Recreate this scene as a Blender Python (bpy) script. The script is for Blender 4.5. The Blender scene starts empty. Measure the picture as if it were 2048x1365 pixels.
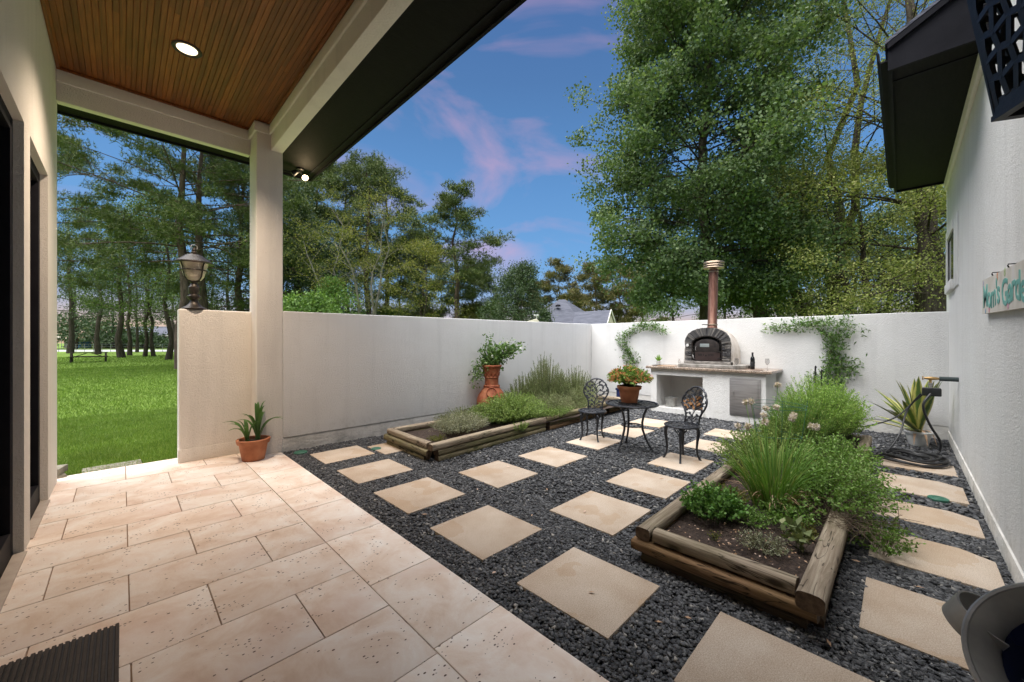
import bpy, math, random
import numpy as np
from mathutils import Vector, Matrix, noise as mnoise
R = math.radians
S2 = 2 ** .5
PI = math.pi
scene = bpy.context.scene
C = scene.collection

# ------------------------------------------------------------------ camera
cd = bpy.data.cameras.new('camera')
cam = bpy.data.objects.new('camera', cd)
C.objects.link(cam)
cam.location = (0, 0, 1.56)
cam.rotation_euler = (R(90), 0, R(-45))
cd.sensor_width = 36
cd.lens = 13.71
cd.clip_start = .05
cd.clip_end = 2000
scene.camera = cam

# ------------------------------------------------------------------ world: dusk sky
world = bpy.data.worlds.new('World')
scene.world = world
world.use_nodes = True
wt = world.node_tree
wt.nodes.clear()
def wn(t, **k):
    n = wt.nodes.new(t)
    for a, b in k.items(): setattr(n, a, b)
    return n
wo = wn('ShaderNodeOutputWorld'); wb = wn('ShaderNodeBackground')
wt.links.new(wb.outputs[0], wo.inputs[0])
CLX, CLY, CLZ = 8.6, 40.2, 0.8
SUN_EL, SUN_AZ = 73.6, 279.8
sky = wn('ShaderNodeTexSky', sky_type='NISHITA', sun_disc=False, sun_elevation=R(SUN_EL), sun_rotation=R(SUN_AZ), air_density=1.0, dust_density=.6, ozone_density=2.0)
tc = wn('ShaderNodeTexCoord'); sep = wn('ShaderNodeSeparateXYZ')
wt.links.new(tc.outputs['Generated'], sep.inputs[0])
rp = wn('ShaderNodeValToRGB')
wt.links.new(sep.outputs['Z'], rp.inputs[0])
stops = [(0.0, (.66, .45, .31)), (.03, (.56, .39, .32)), (.065, (.36, .33, .42)), (.11, (.17, .32, .56)), (.2, (.110, .285, .56)), (.36, (.080, .222, .475)), (.55, (.052, .142, .33)), (.75, (.035, .095, .27)), (1, (.03, .08, .23))]
el = rp.color_ramp.elements
while len(el) > 1: el.remove(el[0])
el[0].position = 0; el[0].color = stops[0][1] + (1,)
for p, c in stops[1:]:
    e = el.new(p); e.color = c + (1,)
# pink wisps: thin streaks that lie along a tilted sheet, broken up by a larger noise
mp = wn('ShaderNodeMapping'); mp.inputs['Rotation'].default_value = (R(0), R(0), R(45))
wt.links.new(tc.outputs['Generated'], mp.inputs[0])          # x: out over the long wall corner, y: to its side
mp2 = wn('ShaderNodeMapping'); mp2.inputs['Rotation'].default_value = (R(24), 0, 0); mp2.inputs['Scale'].default_value = (2.2, 1.5, 6.5); mp2.inputs['Location'].default_value = (CLX, CLY, CLZ)
wt.links.new(mp.outputs[0], mp2.inputs[0])
nz = wn('ShaderNodeTexNoise'); nz.inputs['Scale'].default_value = 1.0; nz.inputs['Detail'].default_value = 6; nz.inputs['Roughness'].default_value = .52; nz.inputs['Distortion'].default_value = .8
wt.links.new(mp2.outputs[0], nz.inputs['Vector'])
cr = wn('ShaderNodeValToRGB'); cr.color_ramp.elements[0].position = .555; cr.color_ramp.elements[1].position = .80
cr.color_ramp.elements[1].color = (.70, .70, .70, 1); cr.color_ramp.elements[0].color = (0, 0, 0, 1)
wt.links.new(nz.outputs['Fac'], cr.inputs[0])
cmx = wn('ShaderNodeMix', data_type='RGBA'); cmx.inputs[7].default_value = (.54, .31, .43, 1)
wt.links.new(cr.outputs[0], cmx.inputs[0]); wt.links.new(rp.outputs[0], cmx.inputs[6])
# physical sky adds its own glow
sm = wn('ShaderNodeMix', data_type='RGBA', blend_type='ADD'); sm.inputs[0].default_value = .02
wt.links.new(cmx.outputs[2], sm.inputs[6]); wt.links.new(sky.outputs[0], sm.inputs[7])
wt.links.new(sm.outputs[2], wb.inputs[0])
wb.inputs[1].default_value = .165

# ------------------------------------------------------------------ sun (a very soft evening light) and exposure
sl = bpy.data.lights.new('sun', 'SUN')
sl.energy = 1.5
sl.angle = R(78)
sl.color = (1.0, .975, .94)
sun = bpy.data.objects.new('sun', sl)
C.objects.link(sun)
sun.rotation_euler = Vector((.29, -.05, -1)).to_track_quat('-Z', 'Y').to_euler()
scene.view_settings.view_transform = 'Standard'
scene.view_settings.look = 'None'
scene.view_settings.gamma = 1
scene.view_settings.use_curve_mapping = False
scene.view_settings.exposure = 2.8
scene.cycles.use_denoising = True
scene.cycles.max_bounces = 8
scene.cycles.transparent_max_bounces = 8
scene.cycles.caustics_reflective = False
scene.cycles.caustics_refractive = False

# ------------------------------------------------------------------ helpers: geometry
class MB:
    def __init__(s): s.v = []; s.f = []; s.mi = []
    def add(s, vs, fs, mi=0):
        o = len(s.v); s.v += [tuple(p) for p in vs]; s.f += [tuple(o + i for i in f) for f in fs]; s.mi += [mi] * len(fs)
        return s
    def box(s, x0, x1, y0, y1, z0, z1, mi=0):
        return s.add([(x0,y0,z0),(x1,y0,z0),(x1,y1,z0),(x0,y1,z0),(x0,y0,z1),(x1,y0,z1),(x1,y1,z1),(x0,y1,z1)],
                     [(0,3,2,1),(4,5,6,7),(0,1,5,4),(1,2,6,5),(2,3,7,6),(3,0,4,7)], mi)
    def obox(s, M, sx, sy, sz, mi=0):
        t = MB().box(-sx/2, sx/2, -sy/2, sy/2, -sz/2, sz/2)
        return s.add([M @ Vector(p) for p in t.v], t.f, mi)
    def bar(s, a, b, w, h, mi=0):
        a = Vector(a); b = Vector(b); d = b - a
        M = Matrix.Translation((a + b) / 2) @ d.to_track_quat('X', 'Z').to_matrix().to_4x4()
        return s.obox(M, d.length, w, h, mi)
    def tube(s, pts, r, n=8, cap=True, mi=0, closed=False):
        pts = [Vector(p) for p in pts]; m = len(pts)
        rs = r if isinstance(r, (list, tuple)) else [r] * m
        vs = []; u = None
        for i, p in enumerate(pts):
            if closed: d = pts[(i + 1) % m] - pts[i - 1]
            else: d = pts[min(i + 1, m - 1)] - pts[max(i - 1, 0)]
            if d.length < 1e-9: d = Vector((0, 0, 1))
            d.normalize()
            if u is None: u = d.orthogonal().normalized()
            else:
                u = u - d * u.dot(d)
                u = u.normalized() if u.length > 1e-6 else d.orthogonal().normalized()
            w = d.cross(u)
            for k in range(n):
                a = 2 * PI * k / n
                vs.append(p + (u * math.cos(a) + w * math.sin(a)) * rs[i])
        fs = []
        for i in range(m if closed else m - 1):
            j = (i + 1) % m
            for k in range(n):
                fs.append((i*n+k, i*n+(k+1) % n, j*n+(k+1) % n, j*n+k))
        if cap and not closed:
            fs.append(tuple(reversed(range(n)))); fs.append(tuple(range((m-1)*n, m*n)))
        return s.add(vs, fs, mi)
    def lathe(s, prof, n=28, c=(0, 0, 0), mi=0, capb=True, capt=True):
        vs = []; fs = []; m = len(prof)
        for r, z in prof:
            for k in range(n):
                a = 2 * PI * k / n
                vs.append((c[0] + r*math.cos(a), c[1] + r*math.sin(a), c[2] + z))
        for i in range(m - 1):
            for k in range(n):
                fs.append((i*n+k, i*n+(k+1) % n, (i+1)*n+(k+1) % n, (i+1)*n+k))
        if capb: fs.append(tuple(reversed(range(n))))
        if capt: fs.append(tuple(range((m-1)*n, m*n)))
        return s.add(vs, fs, mi)
    def prism(s, poly, axis, a, b, mi=0):
        """poly: 2-D points; axis 'x','y','z'; extruded from a to b"""
        def P(p, t): return {'x': (t, p[0], p[1]), 'y': (p[0], t, p[1]), 'z': (p[0], p[1], t)}[axis]
        n = len(poly)
        vs = [P(p, a) for p in poly] + [P(p, b) for p in poly]
        fs = [tuple(range(n)), tuple(range(2*n-1, n-1, -1))] + [(i, n+i, n+(i+1) % n, (i+1) % n) for i in range(n)]
        return s.add(vs, fs, mi)
    def xf(s, M):
        s.v = [tuple(M @ Vector(p)) for p in s.v]; return s

def finish(me, mats, smooth, angle=35):
    for m in (mats if isinstance(mats, (list, tuple)) else [mats]): me.materials.append(m)
    if smooth:
        me.polygons.foreach_set('use_smooth', [True] * len(me.polygons))
        me.set_sharp_from_angle(angle=R(angle))
def link(name, me, parent=None):
    o = bpy.data.objects.new(name, me)
    C.objects.link(o)
    if parent is not None: o.parent = parent
    return o
def part(name, mb, mat, parent=None, smooth=False, bevel=0, seg=2, loc=None, angle=35):
    me = bpy.data.meshes.new(name)
    me.from_pydata(mb.v, [], mb.f)
    if isinstance(mat, (list, tuple)): me.polygons.foreach_set('material_index', mb.mi)
    import bmesh
    bm = bmesh.new(); bm.from_mesh(me); bmesh.ops.recalc_face_normals(bm, faces=bm.faces)
    if bevel:
        es = [e for e in bm.edges if len(e.link_faces) == 2 and e.calc_face_angle(0) > R(40)]
        bmesh.ops.bevel(bm, geom=es, offset=bevel, segments=seg, profile=.6, affect='EDGES', clamp_overlap=True)
    bm.to_mesh(me); bm.free()
    finish(me, mat, smooth or bevel > 0, angle)
    o = link(name, me, parent)
    if loc is not None: o.location = loc
    return o
def npmesh(V, Fs):
    """V (n,3), Fs: index array (m,k)"""
    me = bpy.data.meshes.new('m')
    V = np.ascontiguousarray(V, dtype=np.float32); Fs = np.ascontiguousarray(Fs, dtype=np.int32)
    m, k = Fs.shape
    me.vertices.add(len(V)); me.vertices.foreach_set('co', V.ravel())
    me.loops.add(m*k); me.loops.foreach_set('vertex_index', Fs.ravel())
    me.polygons.add(m)
    me.polygons.foreach_set('loop_start', np.arange(0, m*k, k, dtype=np.int32))
    me.update(calc_edges=True)
    return me
def nppart(name, VF, mat, parent=None, smooth=False, loc=None):
    me = npmesh(*VF); me.name = name
    me.materials.append(mat)
    if smooth: me.polygons.foreach_set('use_smooth', np.ones(len(me.polygons), dtype=bool))
    o = link(name, me, parent)
    if loc is not None: o.location = loc
    return o
def cat_vf(lst):
    Vs = []; Fs = []; o = 0
    for V, F_ in lst:
        Vs.append(V); Fs.append(F_ + o); o += len(V)
    return np.concatenate(Vs), np.concatenate(Fs)
def tag(o, label=None, cat=None, group=None, kind=None):
    if label: o['label'] = label
    if cat: o['category'] = cat
    if group: o['group'] = group
    if kind: o['kind'] = kind
    return o
def thing(name, label, cat, loc=(0, 0, 0), rz=0, group=None, kind=None):
    o = bpy.data.objects.new(name, None)
    C.objects.link(o)
    o.location = loc; o.rotation_euler = (0, 0, rz)
    o.empty_display_size = .1
    return tag(o, label, cat, group, kind)
def copy_tree(o, parent=None):
    c = o.copy(); C.objects.link(c)
    if parent is not None: c.parent = parent
    for ch in list(o.children): copy_tree(ch, c)
    return c
def W(px, d):
    """ground point seen in column px at depth d along the view axis"""
    r = (px - 1024) / 780. * d
    return ((d + r) / S2, (d - r) / S2)

# ---- vectorised plant geometry
def unit(a): return a / np.maximum(np.linalg.norm(a, axis=-1, keepdims=True), 1e-9)
def leafquads(Cn, A, l, w, rng, up=0.0):
    n = len(Cn)
    rnd = unit(rng.normal(size=(n, 3)) + np.array([0, 0, up]))
    S = unit(np.cross(A, rnd)); N = np.cross(S, A)
    l = np.broadcast_to(np.asarray(l), (n,))[:, None]; w = np.broadcast_to(np.asarray(w), (n,))[:, None]
    V = np.stack([Cn, Cn + A*l*.45 + S*w*.5 + N*l*.06, Cn + A*l, Cn + A*l*.45 - S*w*.5 + N*l*.06], 1).reshape(-1, 3)
    F_ = np.arange(4*n).reshape(n, 4)
    return V, F_
def needles(Cn, A, l, w, rng, k=6, spread=.7):
    n = len(Cn)
    Cn = np.repeat(Cn, k, 0); A = np.repeat(A, k, 0)
    D = unit(A + rng.normal(size=A.shape)*spread)
    S = unit(np.cross(D, rng.normal(size=A.shape)))
    L = (np.asarray(l) * rng.uniform(.7, 1.15, len(D)))[:, None]
    V = np.stack([Cn + S*w*.5, Cn - S*w*.5, Cn + D*L], 1).reshape(-1, 3)
    return V, np.arange(3*len(D)).reshape(-1, 3)
def bez(P0, P1, P2, t):
    t = np.asarray(t)[..., None]
    return (1-t)**2*P0 + 2*(1-t)*t*P1 + t*t*P2
def stems(P0, P1, P2, r0, r1, seg=4, sides=3):
    n = len(P0)
    ts = np.linspace(0, 1, seg + 1)
    Pt = np.stack([bez(P0, P1, P2, np.full(n, t)) for t in ts], 1)      # n,seg+1,3
    D = unit(P2 - P0); ref = np.where(np.abs(D[:, 2:3]) > .9, np.array([[1., 0, 0]]), np.array([[0, 0, 1.]]))
    U = unit(np.cross(D, ref)); Wv = np.cross(D, U)
    r0 = np.broadcast_to(np.asarray(r0, float), (n,)); r1 = np.broadcast_to(np.asarray(r1, float), (n,))
    rr = r0[:, None]*(1-ts) + r1[:, None]*ts
    ang = 2*PI*np.arange(sides)/sides
    off = U[:, None, None, :]*np.cos(ang)[None, None, :, None] + Wv[:, None, None, :]*np.sin(ang)[None, None, :, None]
    V = (Pt[:, :, None, :] + off*rr[:, :, None, None]).reshape(-1, 3)
    base = (np.arange(n)*(seg+1)*sides)[:, None, None]
    i = np.arange(seg)[None, :, None]*sides; k = np.arange(sides)[None, None, :]; k2 = (k+1) % sides
    F_ = np.stack([base+i+k, base+i+k2, base+i+sides+k2, base+i+sides+k], -1).reshape(-1, 4)
    return V, F_
def blades(P0, P1, P2, w, seg=4, rng=None, taper=.15, fold=0.0, prof=None):
    """flat curved blades; w widths"""
    n = len(P0); ts = np.linspace(0, 1, seg + 1)
    Pt = np.stack([bez(P0, P1, P2, np.full(n, t)) for t in ts], 1)
    D = unit(P2 - P0)
    rnd = np.tile(np.array([[0, 0, 1.]]), (n, 1)) + (rng.normal(size=(n, 3))*.5 if rng is not None else 0)
    S = unit(np.cross(D, rnd)); N = np.cross(S, D)
    if prof is None: wf = np.minimum(1, (1-ts)*2.2 + taper)
    else: wf = np.asarray([prof(t) for t in ts])
    w = np.broadcast_to(np.asarray(w, float), (n,))
    ww = w[:, None]*wf[None]*.5
    Lf = Pt + S[:, None]*ww[..., None] + N[:, None]*(ww*fold)[..., None]; Rt = Pt - S[:, None]*ww[..., None] + N[:, None]*(ww*fold)[..., None]
    if fold:
        V = np.stack([Lf, Pt, Rt], 2).reshape(-1, 3); c = 3
    else:
        V = np.stack([Lf, Rt], 2).reshape(-1, 3); c = 2
    b = (np.arange(n)*(seg+1)*c)[:, None, None]; i = np.arange(seg)[None, :, None]*c; k = np.arange(c-1)[None, None, :]
    F_ = np.stack([b+i+k, b+i+k+1, b+i+c+k+1, b+i+c+k], -1).reshape(-1, 4)
    return V, F_

# ------------------------------------------------------------------ helpers: materials
def nm(name):
    m = bpy.data.materials.new(name); m.use_nodes = True
    return m, m.node_tree, m.node_tree.nodes['Principled BSDF']
def nd(nt, t, ins=None, **k):
    n = nt.nodes.new(t)
    for a, b in k.items(): setattr(n, a, b)
    for a, b in (ins or {}).items():
        if isinstance(b, bpy.types.NodeSocket): nt.links.new(b, n.inputs[a])
        else: n.inputs[a].default_value = b
    return n
def c4(c): return tuple(c) + (1,) if len(c) == 3 else c
def coords(nt, which='Object', scale=(1, 1, 1), rot=(0, 0, 0)):
    t = nd(nt, 'ShaderNodeTexCoord')
    return nd(nt, 'ShaderNodeMapping', {'Vector': t.outputs[which], 'Scale': scale, 'Rotation': rot}).outputs[0]
def noise(nt, vec, scale, detail=4, rough=.55, dist=0.0):
    return nd(nt, 'ShaderNodeTexNoise', {'Vector': vec, 'Scale': scale, 'Detail': detail, 'Roughness': rough, 'Distortion': dist}).outputs['Fac']
def ramp(nt, fac, st, interp='LINEAR'):
    n = nd(nt, 'ShaderNodeValToRGB', {0: fac}); e = n.color_ramp.elements; n.color_ramp.interpolation = interp
    while len(e) > 1: e.remove(e[0])
    e[0].position = st[0][0]; e[0].color = c4(st[0][1])
    for p, c in st[1:]:
        q = e.new(p); q.color = c4(c)
    return n.outputs[0]
def mixc(nt, fac, a, b, mode='MIX'):
    n = nd(nt, 'ShaderNodeMix', data_type='RGBA', blend_type=mode)
    for i, v in ((0, fac), (6, a), (7, b)):
        if isinstance(v, bpy.types.NodeSocket): nt.links.new(v, n.inputs[i])
        else: n.inputs[i].default_value = c4(v) if i else v
    return n.outputs[2]
def math_(nt, op, a, b=0.0):
    n = nd(nt, 'ShaderNodeMath', operation=op)
    for i, v in ((0, a), (1, b)):
        if isinstance(v, bpy.types.NodeSocket): nt.links.new(v, n.inputs[i])
        else: n.inputs[i].default_value = v
    return n.outputs[0]
def bumpn(nt, h, strength, dist, prev=None):
    d = {'Height': h, 'Strength': strength, 'Distance': dist}
    if prev is not None: d['Normal'] = prev
    return nd(nt, 'ShaderNodeBump', d).outputs[0]
def obj_random(nt): return nd(nt, 'ShaderNodeObjectInfo').outputs['Random']
def island_random(nt): return nd(nt, 'ShaderNodeNewGeometry').outputs['Random Per Island']
def vary(nt, col, fac, lo, hi):
    """multiply col by a grey between lo and hi"""
    g = nd(nt, 'ShaderNodeMapRange', {0: fac, 3: lo, 4: hi}).outputs[0]
    return mixc(nt, 1.0, col, nd(nt, 'ShaderNodeCombineColor', {0: g, 1: g, 2: g}).outputs[0], 'MULTIPLY')
def plain(name, stops, scale=8, rough=.6, bump=None, metal=0, which='Object', detail=5, stretch=(1, 1, 1), rnd=None, spec=None):
    m, nt, b = nm(name)
    v = coords(nt, which, stretch)
    if len(stops) == 1: stops = [stops[0], stops[0]]
    n_ = len(stops)
    col = ramp(nt, noise(nt, v, scale, detail), [(.3 + .4*i/(n_-1), c) for i, c in enumerate(stops)])
    if rnd: col = vary(nt, col, obj_random(nt), *rnd)
    nt.links.new(col, b.inputs['Base Color'])
    b.inputs['Roughness'].default_value = rough; b.inputs['Metallic'].default_value = metal
    if spec is not None: b.inputs['Specular IOR Level'].default_value = spec
    if bump: nt.links.new(bumpn(nt, noise(nt, v, bump[0], 4), bump[1], bump[2]), b.inputs['Normal'])
    return m
def leafmat(name, c1, c2, c3=None, trans=.25, rough=.55):
    m, nt, b = nm(name)
    c1, c2, c3 = [tuple(min(.9, q*k) for q, k in zip(cc, (1.9, 1.72, 2.1))) if cc else None for cc in (c1, c2, c3)]
    r = island_random(nt)
    st = [(0, c1), (.75, c2)] + ([(1, c3)] if c3 else [])
    v = coords(nt)
    col = ramp(nt, r, st)
    col = vary(nt, col, noise(nt, v, 1.1, 2), .65, 1.35)
    nt.links.new(col, b.inputs['Base Color'])
    b.inputs['Roughness'].default_value = rough
    b.inputs['Specular IOR Level'].default_value = .16
    tr = nd(nt, 'ShaderNodeBsdfTranslucent', {'Color': mixc(nt, 1, col, (1.15, 1.2, .6), 'MULTIPLY')})
    ms = nd(nt, 'ShaderNodeMixShader', {0: trans, 1: b.outputs[0], 2: tr.outputs[0]})
    nt.links.new(ms.outputs[0], nt.nodes['Material Output'].inputs[0])
    return m

# ------------------------------------------------------------------ materials
def stucco(name, base, warm, dirt=.75):
    m, nt, b = nm(name)
    v = coords(nt)
    col = ramp(nt, noise(nt, v, 1.3, 5), [(.3, warm), (.7, base)])
    st = noise(nt, coords(nt, scale=(3.2, 3.2, .22)), 1.6, 5, .6)          # rain streaks
    col = mixc(nt, math_(nt, 'MULTIPLY', nd(nt, 'ShaderNodeMapRange', {0: st, 1: .52, 2: .8}).outputs[0], .32), col, tuple(x*.62 for x in base))
    # splash dirt near the ground
    z = nd(nt, 'ShaderNodeSeparateXYZ', {0: coords(nt)}).outputs[2]
    low = nd(nt, 'ShaderNodeMapRange', {0: z, 1: .42, 2: .0}).outputs[0]
    nz_ = noise(nt, v, 9, 6, .7)
    col = mixc(nt, math_(nt, 'MULTIPLY', low, math_(nt, 'MULTIPLY', nd(nt, 'ShaderNodeMapRange', {0: nz_, 1: .5, 2: .72}).outputs[0], dirt)), col, (.27, .25, .20))
    nt.links.new(col, b.inputs['Base Color'])
    b.inputs['Roughness'].default_value = .9; b.inputs['Specular IOR Level'].default_value = .2
    h = noise(nt, v, 70, 4, .7); h2 = noise(nt, v, 7, 3)
    n1 = bumpn(nt, h, .9, .014); n2 = bumpn(nt, h2, .25, .02, n1)
    nt.links.new(n2, b.inputs['Normal'])
    return m
STUCCO = stucco('white_stucco', (.75, .745, .73), (.70, .69, .67))
STUCCO_P = stucco('porch_stucco', (.82, .785, .73), (.77, .73, .67), .10)
FOOT = plain('concrete_footing', [(.42, .41, .38), (.62, .60, .56), (.70, .68, .64)], 5, .95, (30, .9, .012))
WHITE_TRIM = plain('trim_paint', [(.70, .67, .61), (.76, .73, .67)], 4, .6, (60, .15, .003))
DARK_TRIM = plain('dark_paint', [(.008, .008, .011), (.013, .013, .017)], 6, .6, (40, .25, .003), spec=.08)
SOFFIT = plain('soffit_paint', [(.006, .006, .006), (.010, .0095, .009)], 5, .7, (26, .7, .004), stretch=(1, 8, 1), spec=.12)
GLASS_DARK = plain('dark_glazing', [(.012, .013, .016)], 3, .06)
BLACK = plain('black_metal', [(.012, .013, .014), (.025, .026, .027)], 30, .42, (120, .2, .002), metal=.3)
CAST = plain('cast_metal', [(.030, .032, .038), (.055, .058, .068)], 40, .38, (90, .5, .003), metal=.55)
BRONZE = plain('bronze_lamp', [(.030, .025, .021), (.060, .050, .041)], 25, .45, (80, .3, .003), metal=.5)
STEEL = plain('stainless', [(.30, .285, .28), (.42, .405, .395)], 3, .5, None, metal=.9, stretch=(1, 1, 12))
GALV = plain('galvanised', [(.27, .27, .255), (.37, .365, .345), (.46, .45, .43)], 9, .5, (50, .15, .002), metal=.6)
COPPER = plain('weathered_copper', [(.10, .040, .030), (.20, .095, .068), (.27, .165, .12)], 6, .48, None, metal=.7, stretch=(6, 6, .6))
COPPER_CAP = plain('cap_metal', [(.28, .20, .14), (.44, .35, .27)], 8, .42, None, metal=.9)
TERRA = plain('terracotta', [(.30, .10, .045), (.42, .155, .07), (.47, .21, .11)], 6, .8, (60, .35, .003))
TERRA_RED = plain('red_clay', [(.19, .050, .022), (.31, .082, .033), (.38, .15, .07)], 7, .75, (18, .8, .008))
WHITE_POT = plain('pale_pot', [(.60, .60, .58), (.72, .72, .70)], 6, .45)
BLUE_POT = plain('blue_glaze', [(.012, .018, .06), (.02, .03, .10)], 6, .12)
RUBBER = plain('black_rubber', [(.010, .010, .011), (.018, .018, .02)], 12, .42)
PLASTIC_G = plain('green_plastic', [(.02, .10, .065), (.035, .14, .09)], 10, .45)
BRASS = plain('brass', [(.35, .22, .08), (.45, .30, .14)], 20, .4, metal=.9)
SOIL = plain('soil', [(.020, .012, .009), (.045, .028, .020), (.075, .052, .04)], 34, .95, (55, 1, .03))
MULCH = plain('leaf_litter', [(.07, .045, .025), (.14, .09, .05)], 20, .95)
MAT_R = plain('ribbed_mat', [(.030, .025, .022), (.052, .044, .038)], 40, .8, (60, .4, .004))
SILL = plain('sill_concrete', [(.34, .29, .25), (.44, .39, .34)], 9, .85, (40, .4, .004))
GLAZE = plain('lamp_glass', [(.50, .44, .33), (.62, .56, .45)], 9, .35)
SHINGLE = plain('grey_shingle', [(.055, .06, .08), (.11, .115, .145)], 1.2, .9, (3, .6, .05), stretch=(1, 1, 6))
CREAM = plain('cream_siding', [(.55, .50, .38), (.62, .57, .45)], 2, .8)
def clear_glass():
    m, nt, b = nm('clear_glass')
    b.inputs['Transmission Weight'].default_value = 1; b.inputs['Roughness'].default_value = .02; b.inputs['IOR'].default_value = 1.45
    return m
GLASS = clear_glass()
def emit(name, col, s):
    m, nt, b = nm(name)
    b.inputs['Emission Color'].default_value = c4(col); b.inputs['Emission Strength'].default_value = s
    b.inputs['Base Color'].default_value = (.8, .8, .8, 1)
    return m
LENS = emit('lit_lens', (1, .80, .50), .5)
FLOOD = emit('lit_bulb', (1, .78, .48), 3)

def terrace_mat():
    m, nt, b = nm('stamped_concrete')
    r = obj_random(nt)
    t = nd(nt, 'ShaderNodeTexCoord').outputs['Object']
    v = nd(nt, 'ShaderNodeVectorMath', {0: t, 1: nd(nt, 'ShaderNodeCombineXYZ', {0: math_(nt, 'MULTIPLY', r, 9.0), 1: math_(nt, 'MULTIPLY', r, 4.0)}).outputs[0]}, operation='ADD').outputs[0]
    blotch = noise(nt, v, 3.4, 7, .66, .5)
    col = ramp(nt, blotch, [(.26, (.60, .46, .36)), (.40, (.70, .58, .485)), (.52, (.77, .685, .61)), (.66, (.82, .78, .73))])
    col = mixc(nt, nd(nt, 'ShaderNodeMapRange', {0: noise(nt, v, 1.2, 4, .6), 1: .50, 2: .85}).outputs[0], col, (.62, .44, .36))
    col = vary(nt, col, r, .93, 1.06)
    # travertine pits: short dark ticks in drifts
    vs = nd(nt, 'ShaderNodeMapping', {'Vector': v, 'Scale': (1.0, 1.5, 1)}).outputs[0]
    vo = nd(nt, 'ShaderNodeTexVoronoi', {'Vector': vs, 'Scale': 42.0, 'Randomness': 1.0})
    msk = math_(nt, 'MULTIPLY', math_(nt, 'LESS_THAN', vo.outputs['Distance'], math_(nt, 'ADD', math_(nt, 'MULTIPLY', nd(nt, 'ShaderNodeSeparateColor', {0: vo.outputs['Color']}).outputs[1], .24), .09)),
                math_(nt, 'GREATER_THAN', math_(nt, 'ADD', noise(nt, v, 5.5, 4, .6), math_(nt, 'MULTIPLY', nd(nt, 'ShaderNodeSeparateColor', {0: vo.outputs['Color']}).outputs[0], .24)), .715))
    col = mixc(nt, msk, col, (.09, .05, .035))
    nt.links.new(col, b.inputs['Base Color'])
    b.inputs['Roughness'].default_value = .62; b.inputs['Specular IOR Level'].default_value = .35
    n1 = bumpn(nt, msk, -.6, .008)
    n2 = bumpn(nt, noise(nt, v, 14, 6, .65), .35, .010, n1)
    nt.links.new(n2, b.inputs['Normal'])
    return m
TERRACE = terrace_mat()
JOINT = plain('joint_mortar', [(.22, .15, .10), (.32, .23, .165)], 9, .95, (40, .5, .004))
def paver_mat():
    m, nt, b = nm('sandy_paver')
    r = obj_random(nt)
    t = nd(nt, 'ShaderNodeTexCoord').outputs['Object']
    v = nd(nt, 'ShaderNodeVectorMath', {0: t, 1: nd(nt, 'ShaderNodeCombineXYZ', {0: math_(nt, 'MULTIPLY', r, 13.0), 1: math_(nt, 'MULTIPLY', r, 7.0)}).outputs[0]}, operation='ADD').outputs[0]
    col = ramp(nt, noise(nt, v, 2.2, 5, .6), [(.3, (.43, .335, .25)), (.5, (.50, .41, .325)), (.7, (.56, .48, .40))])
    sp = noise(nt, v, 160, 2, .6)
    col = mixc(nt, nd(nt, 'ShaderNodeMapRange', {0: sp, 1: .3, 2: .7}).outputs[0], mixc(nt, 1, col, (.70, .68, .64), 'MULTIPLY'), mixc(nt, 1, col, (1.13, 1.13, 1.14), 'MULTIPLY'))
    fleck = nd(nt, 'ShaderNodeTexVoronoi', {'Vector': v, 'Scale': 90.0})
    col = mixc(nt, math_(nt, 'MULTIPLY', math_(nt, 'LESS_THAN', fleck.outputs['Distance'], .16), .45), col, (.12, .08, .05))
    # damp tongue with a crisp edge
    dm = math_(nt, 'GREATER_THAN', math_(nt, 'ADD', noise(nt, v, 1.7, 4, .55), math_(nt, 'MULTIPLY', noise(nt, v, 11, 2), .05)), .585)
    col = mixc(nt, math_(nt, 'MULTIPLY', dm, .35), col, (.38, .255, .15))
    col = vary(nt, col, r, .9, 1.08)
    nt.links.new(col, b.inputs['Base Color'])
    b.inputs['Roughness'].default_value = .85; b.inputs['Specular IOR Level'].default_value = .2
    nt.links.new(bumpn(nt, noise(nt, v, 130, 3, .7), .6, .004), b.inputs['Normal'])
    return m
PAVER = paver_mat()
PAVER_G = plain('grey_paver', [(.36, .35, .30), (.46, .45, .40)], 5, .85, (120, .5, .004))
def gravel_mat():
    m, nt, b = nm('basalt_chips')
    r = island_random(nt)
    col = ramp(nt, r, [(0, (.030, .031, .034)), (.5, (.064, .066, .071)), (.86, (.115, .118, .124)), (.97, (.16, .16, .16)), (1, (.36, .34, .31))])
    col = vary(nt, col, noise(nt, coords(nt), 130, 3), .75, 1.25)
    nt.links.new(col, b.inputs['Base Color'])
    b.inputs['Roughness'].default_value = .62; b.inputs['Specular IOR Level'].default_value = .35
    return m
GRAVEL = gravel_mat()
GRAVEL_BASE = plain('gravel_bed', [(.012, .013, .015), (.05, .052, .058), (.09, .092, .098)], 55, .8, (60, 1, .03))
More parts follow.
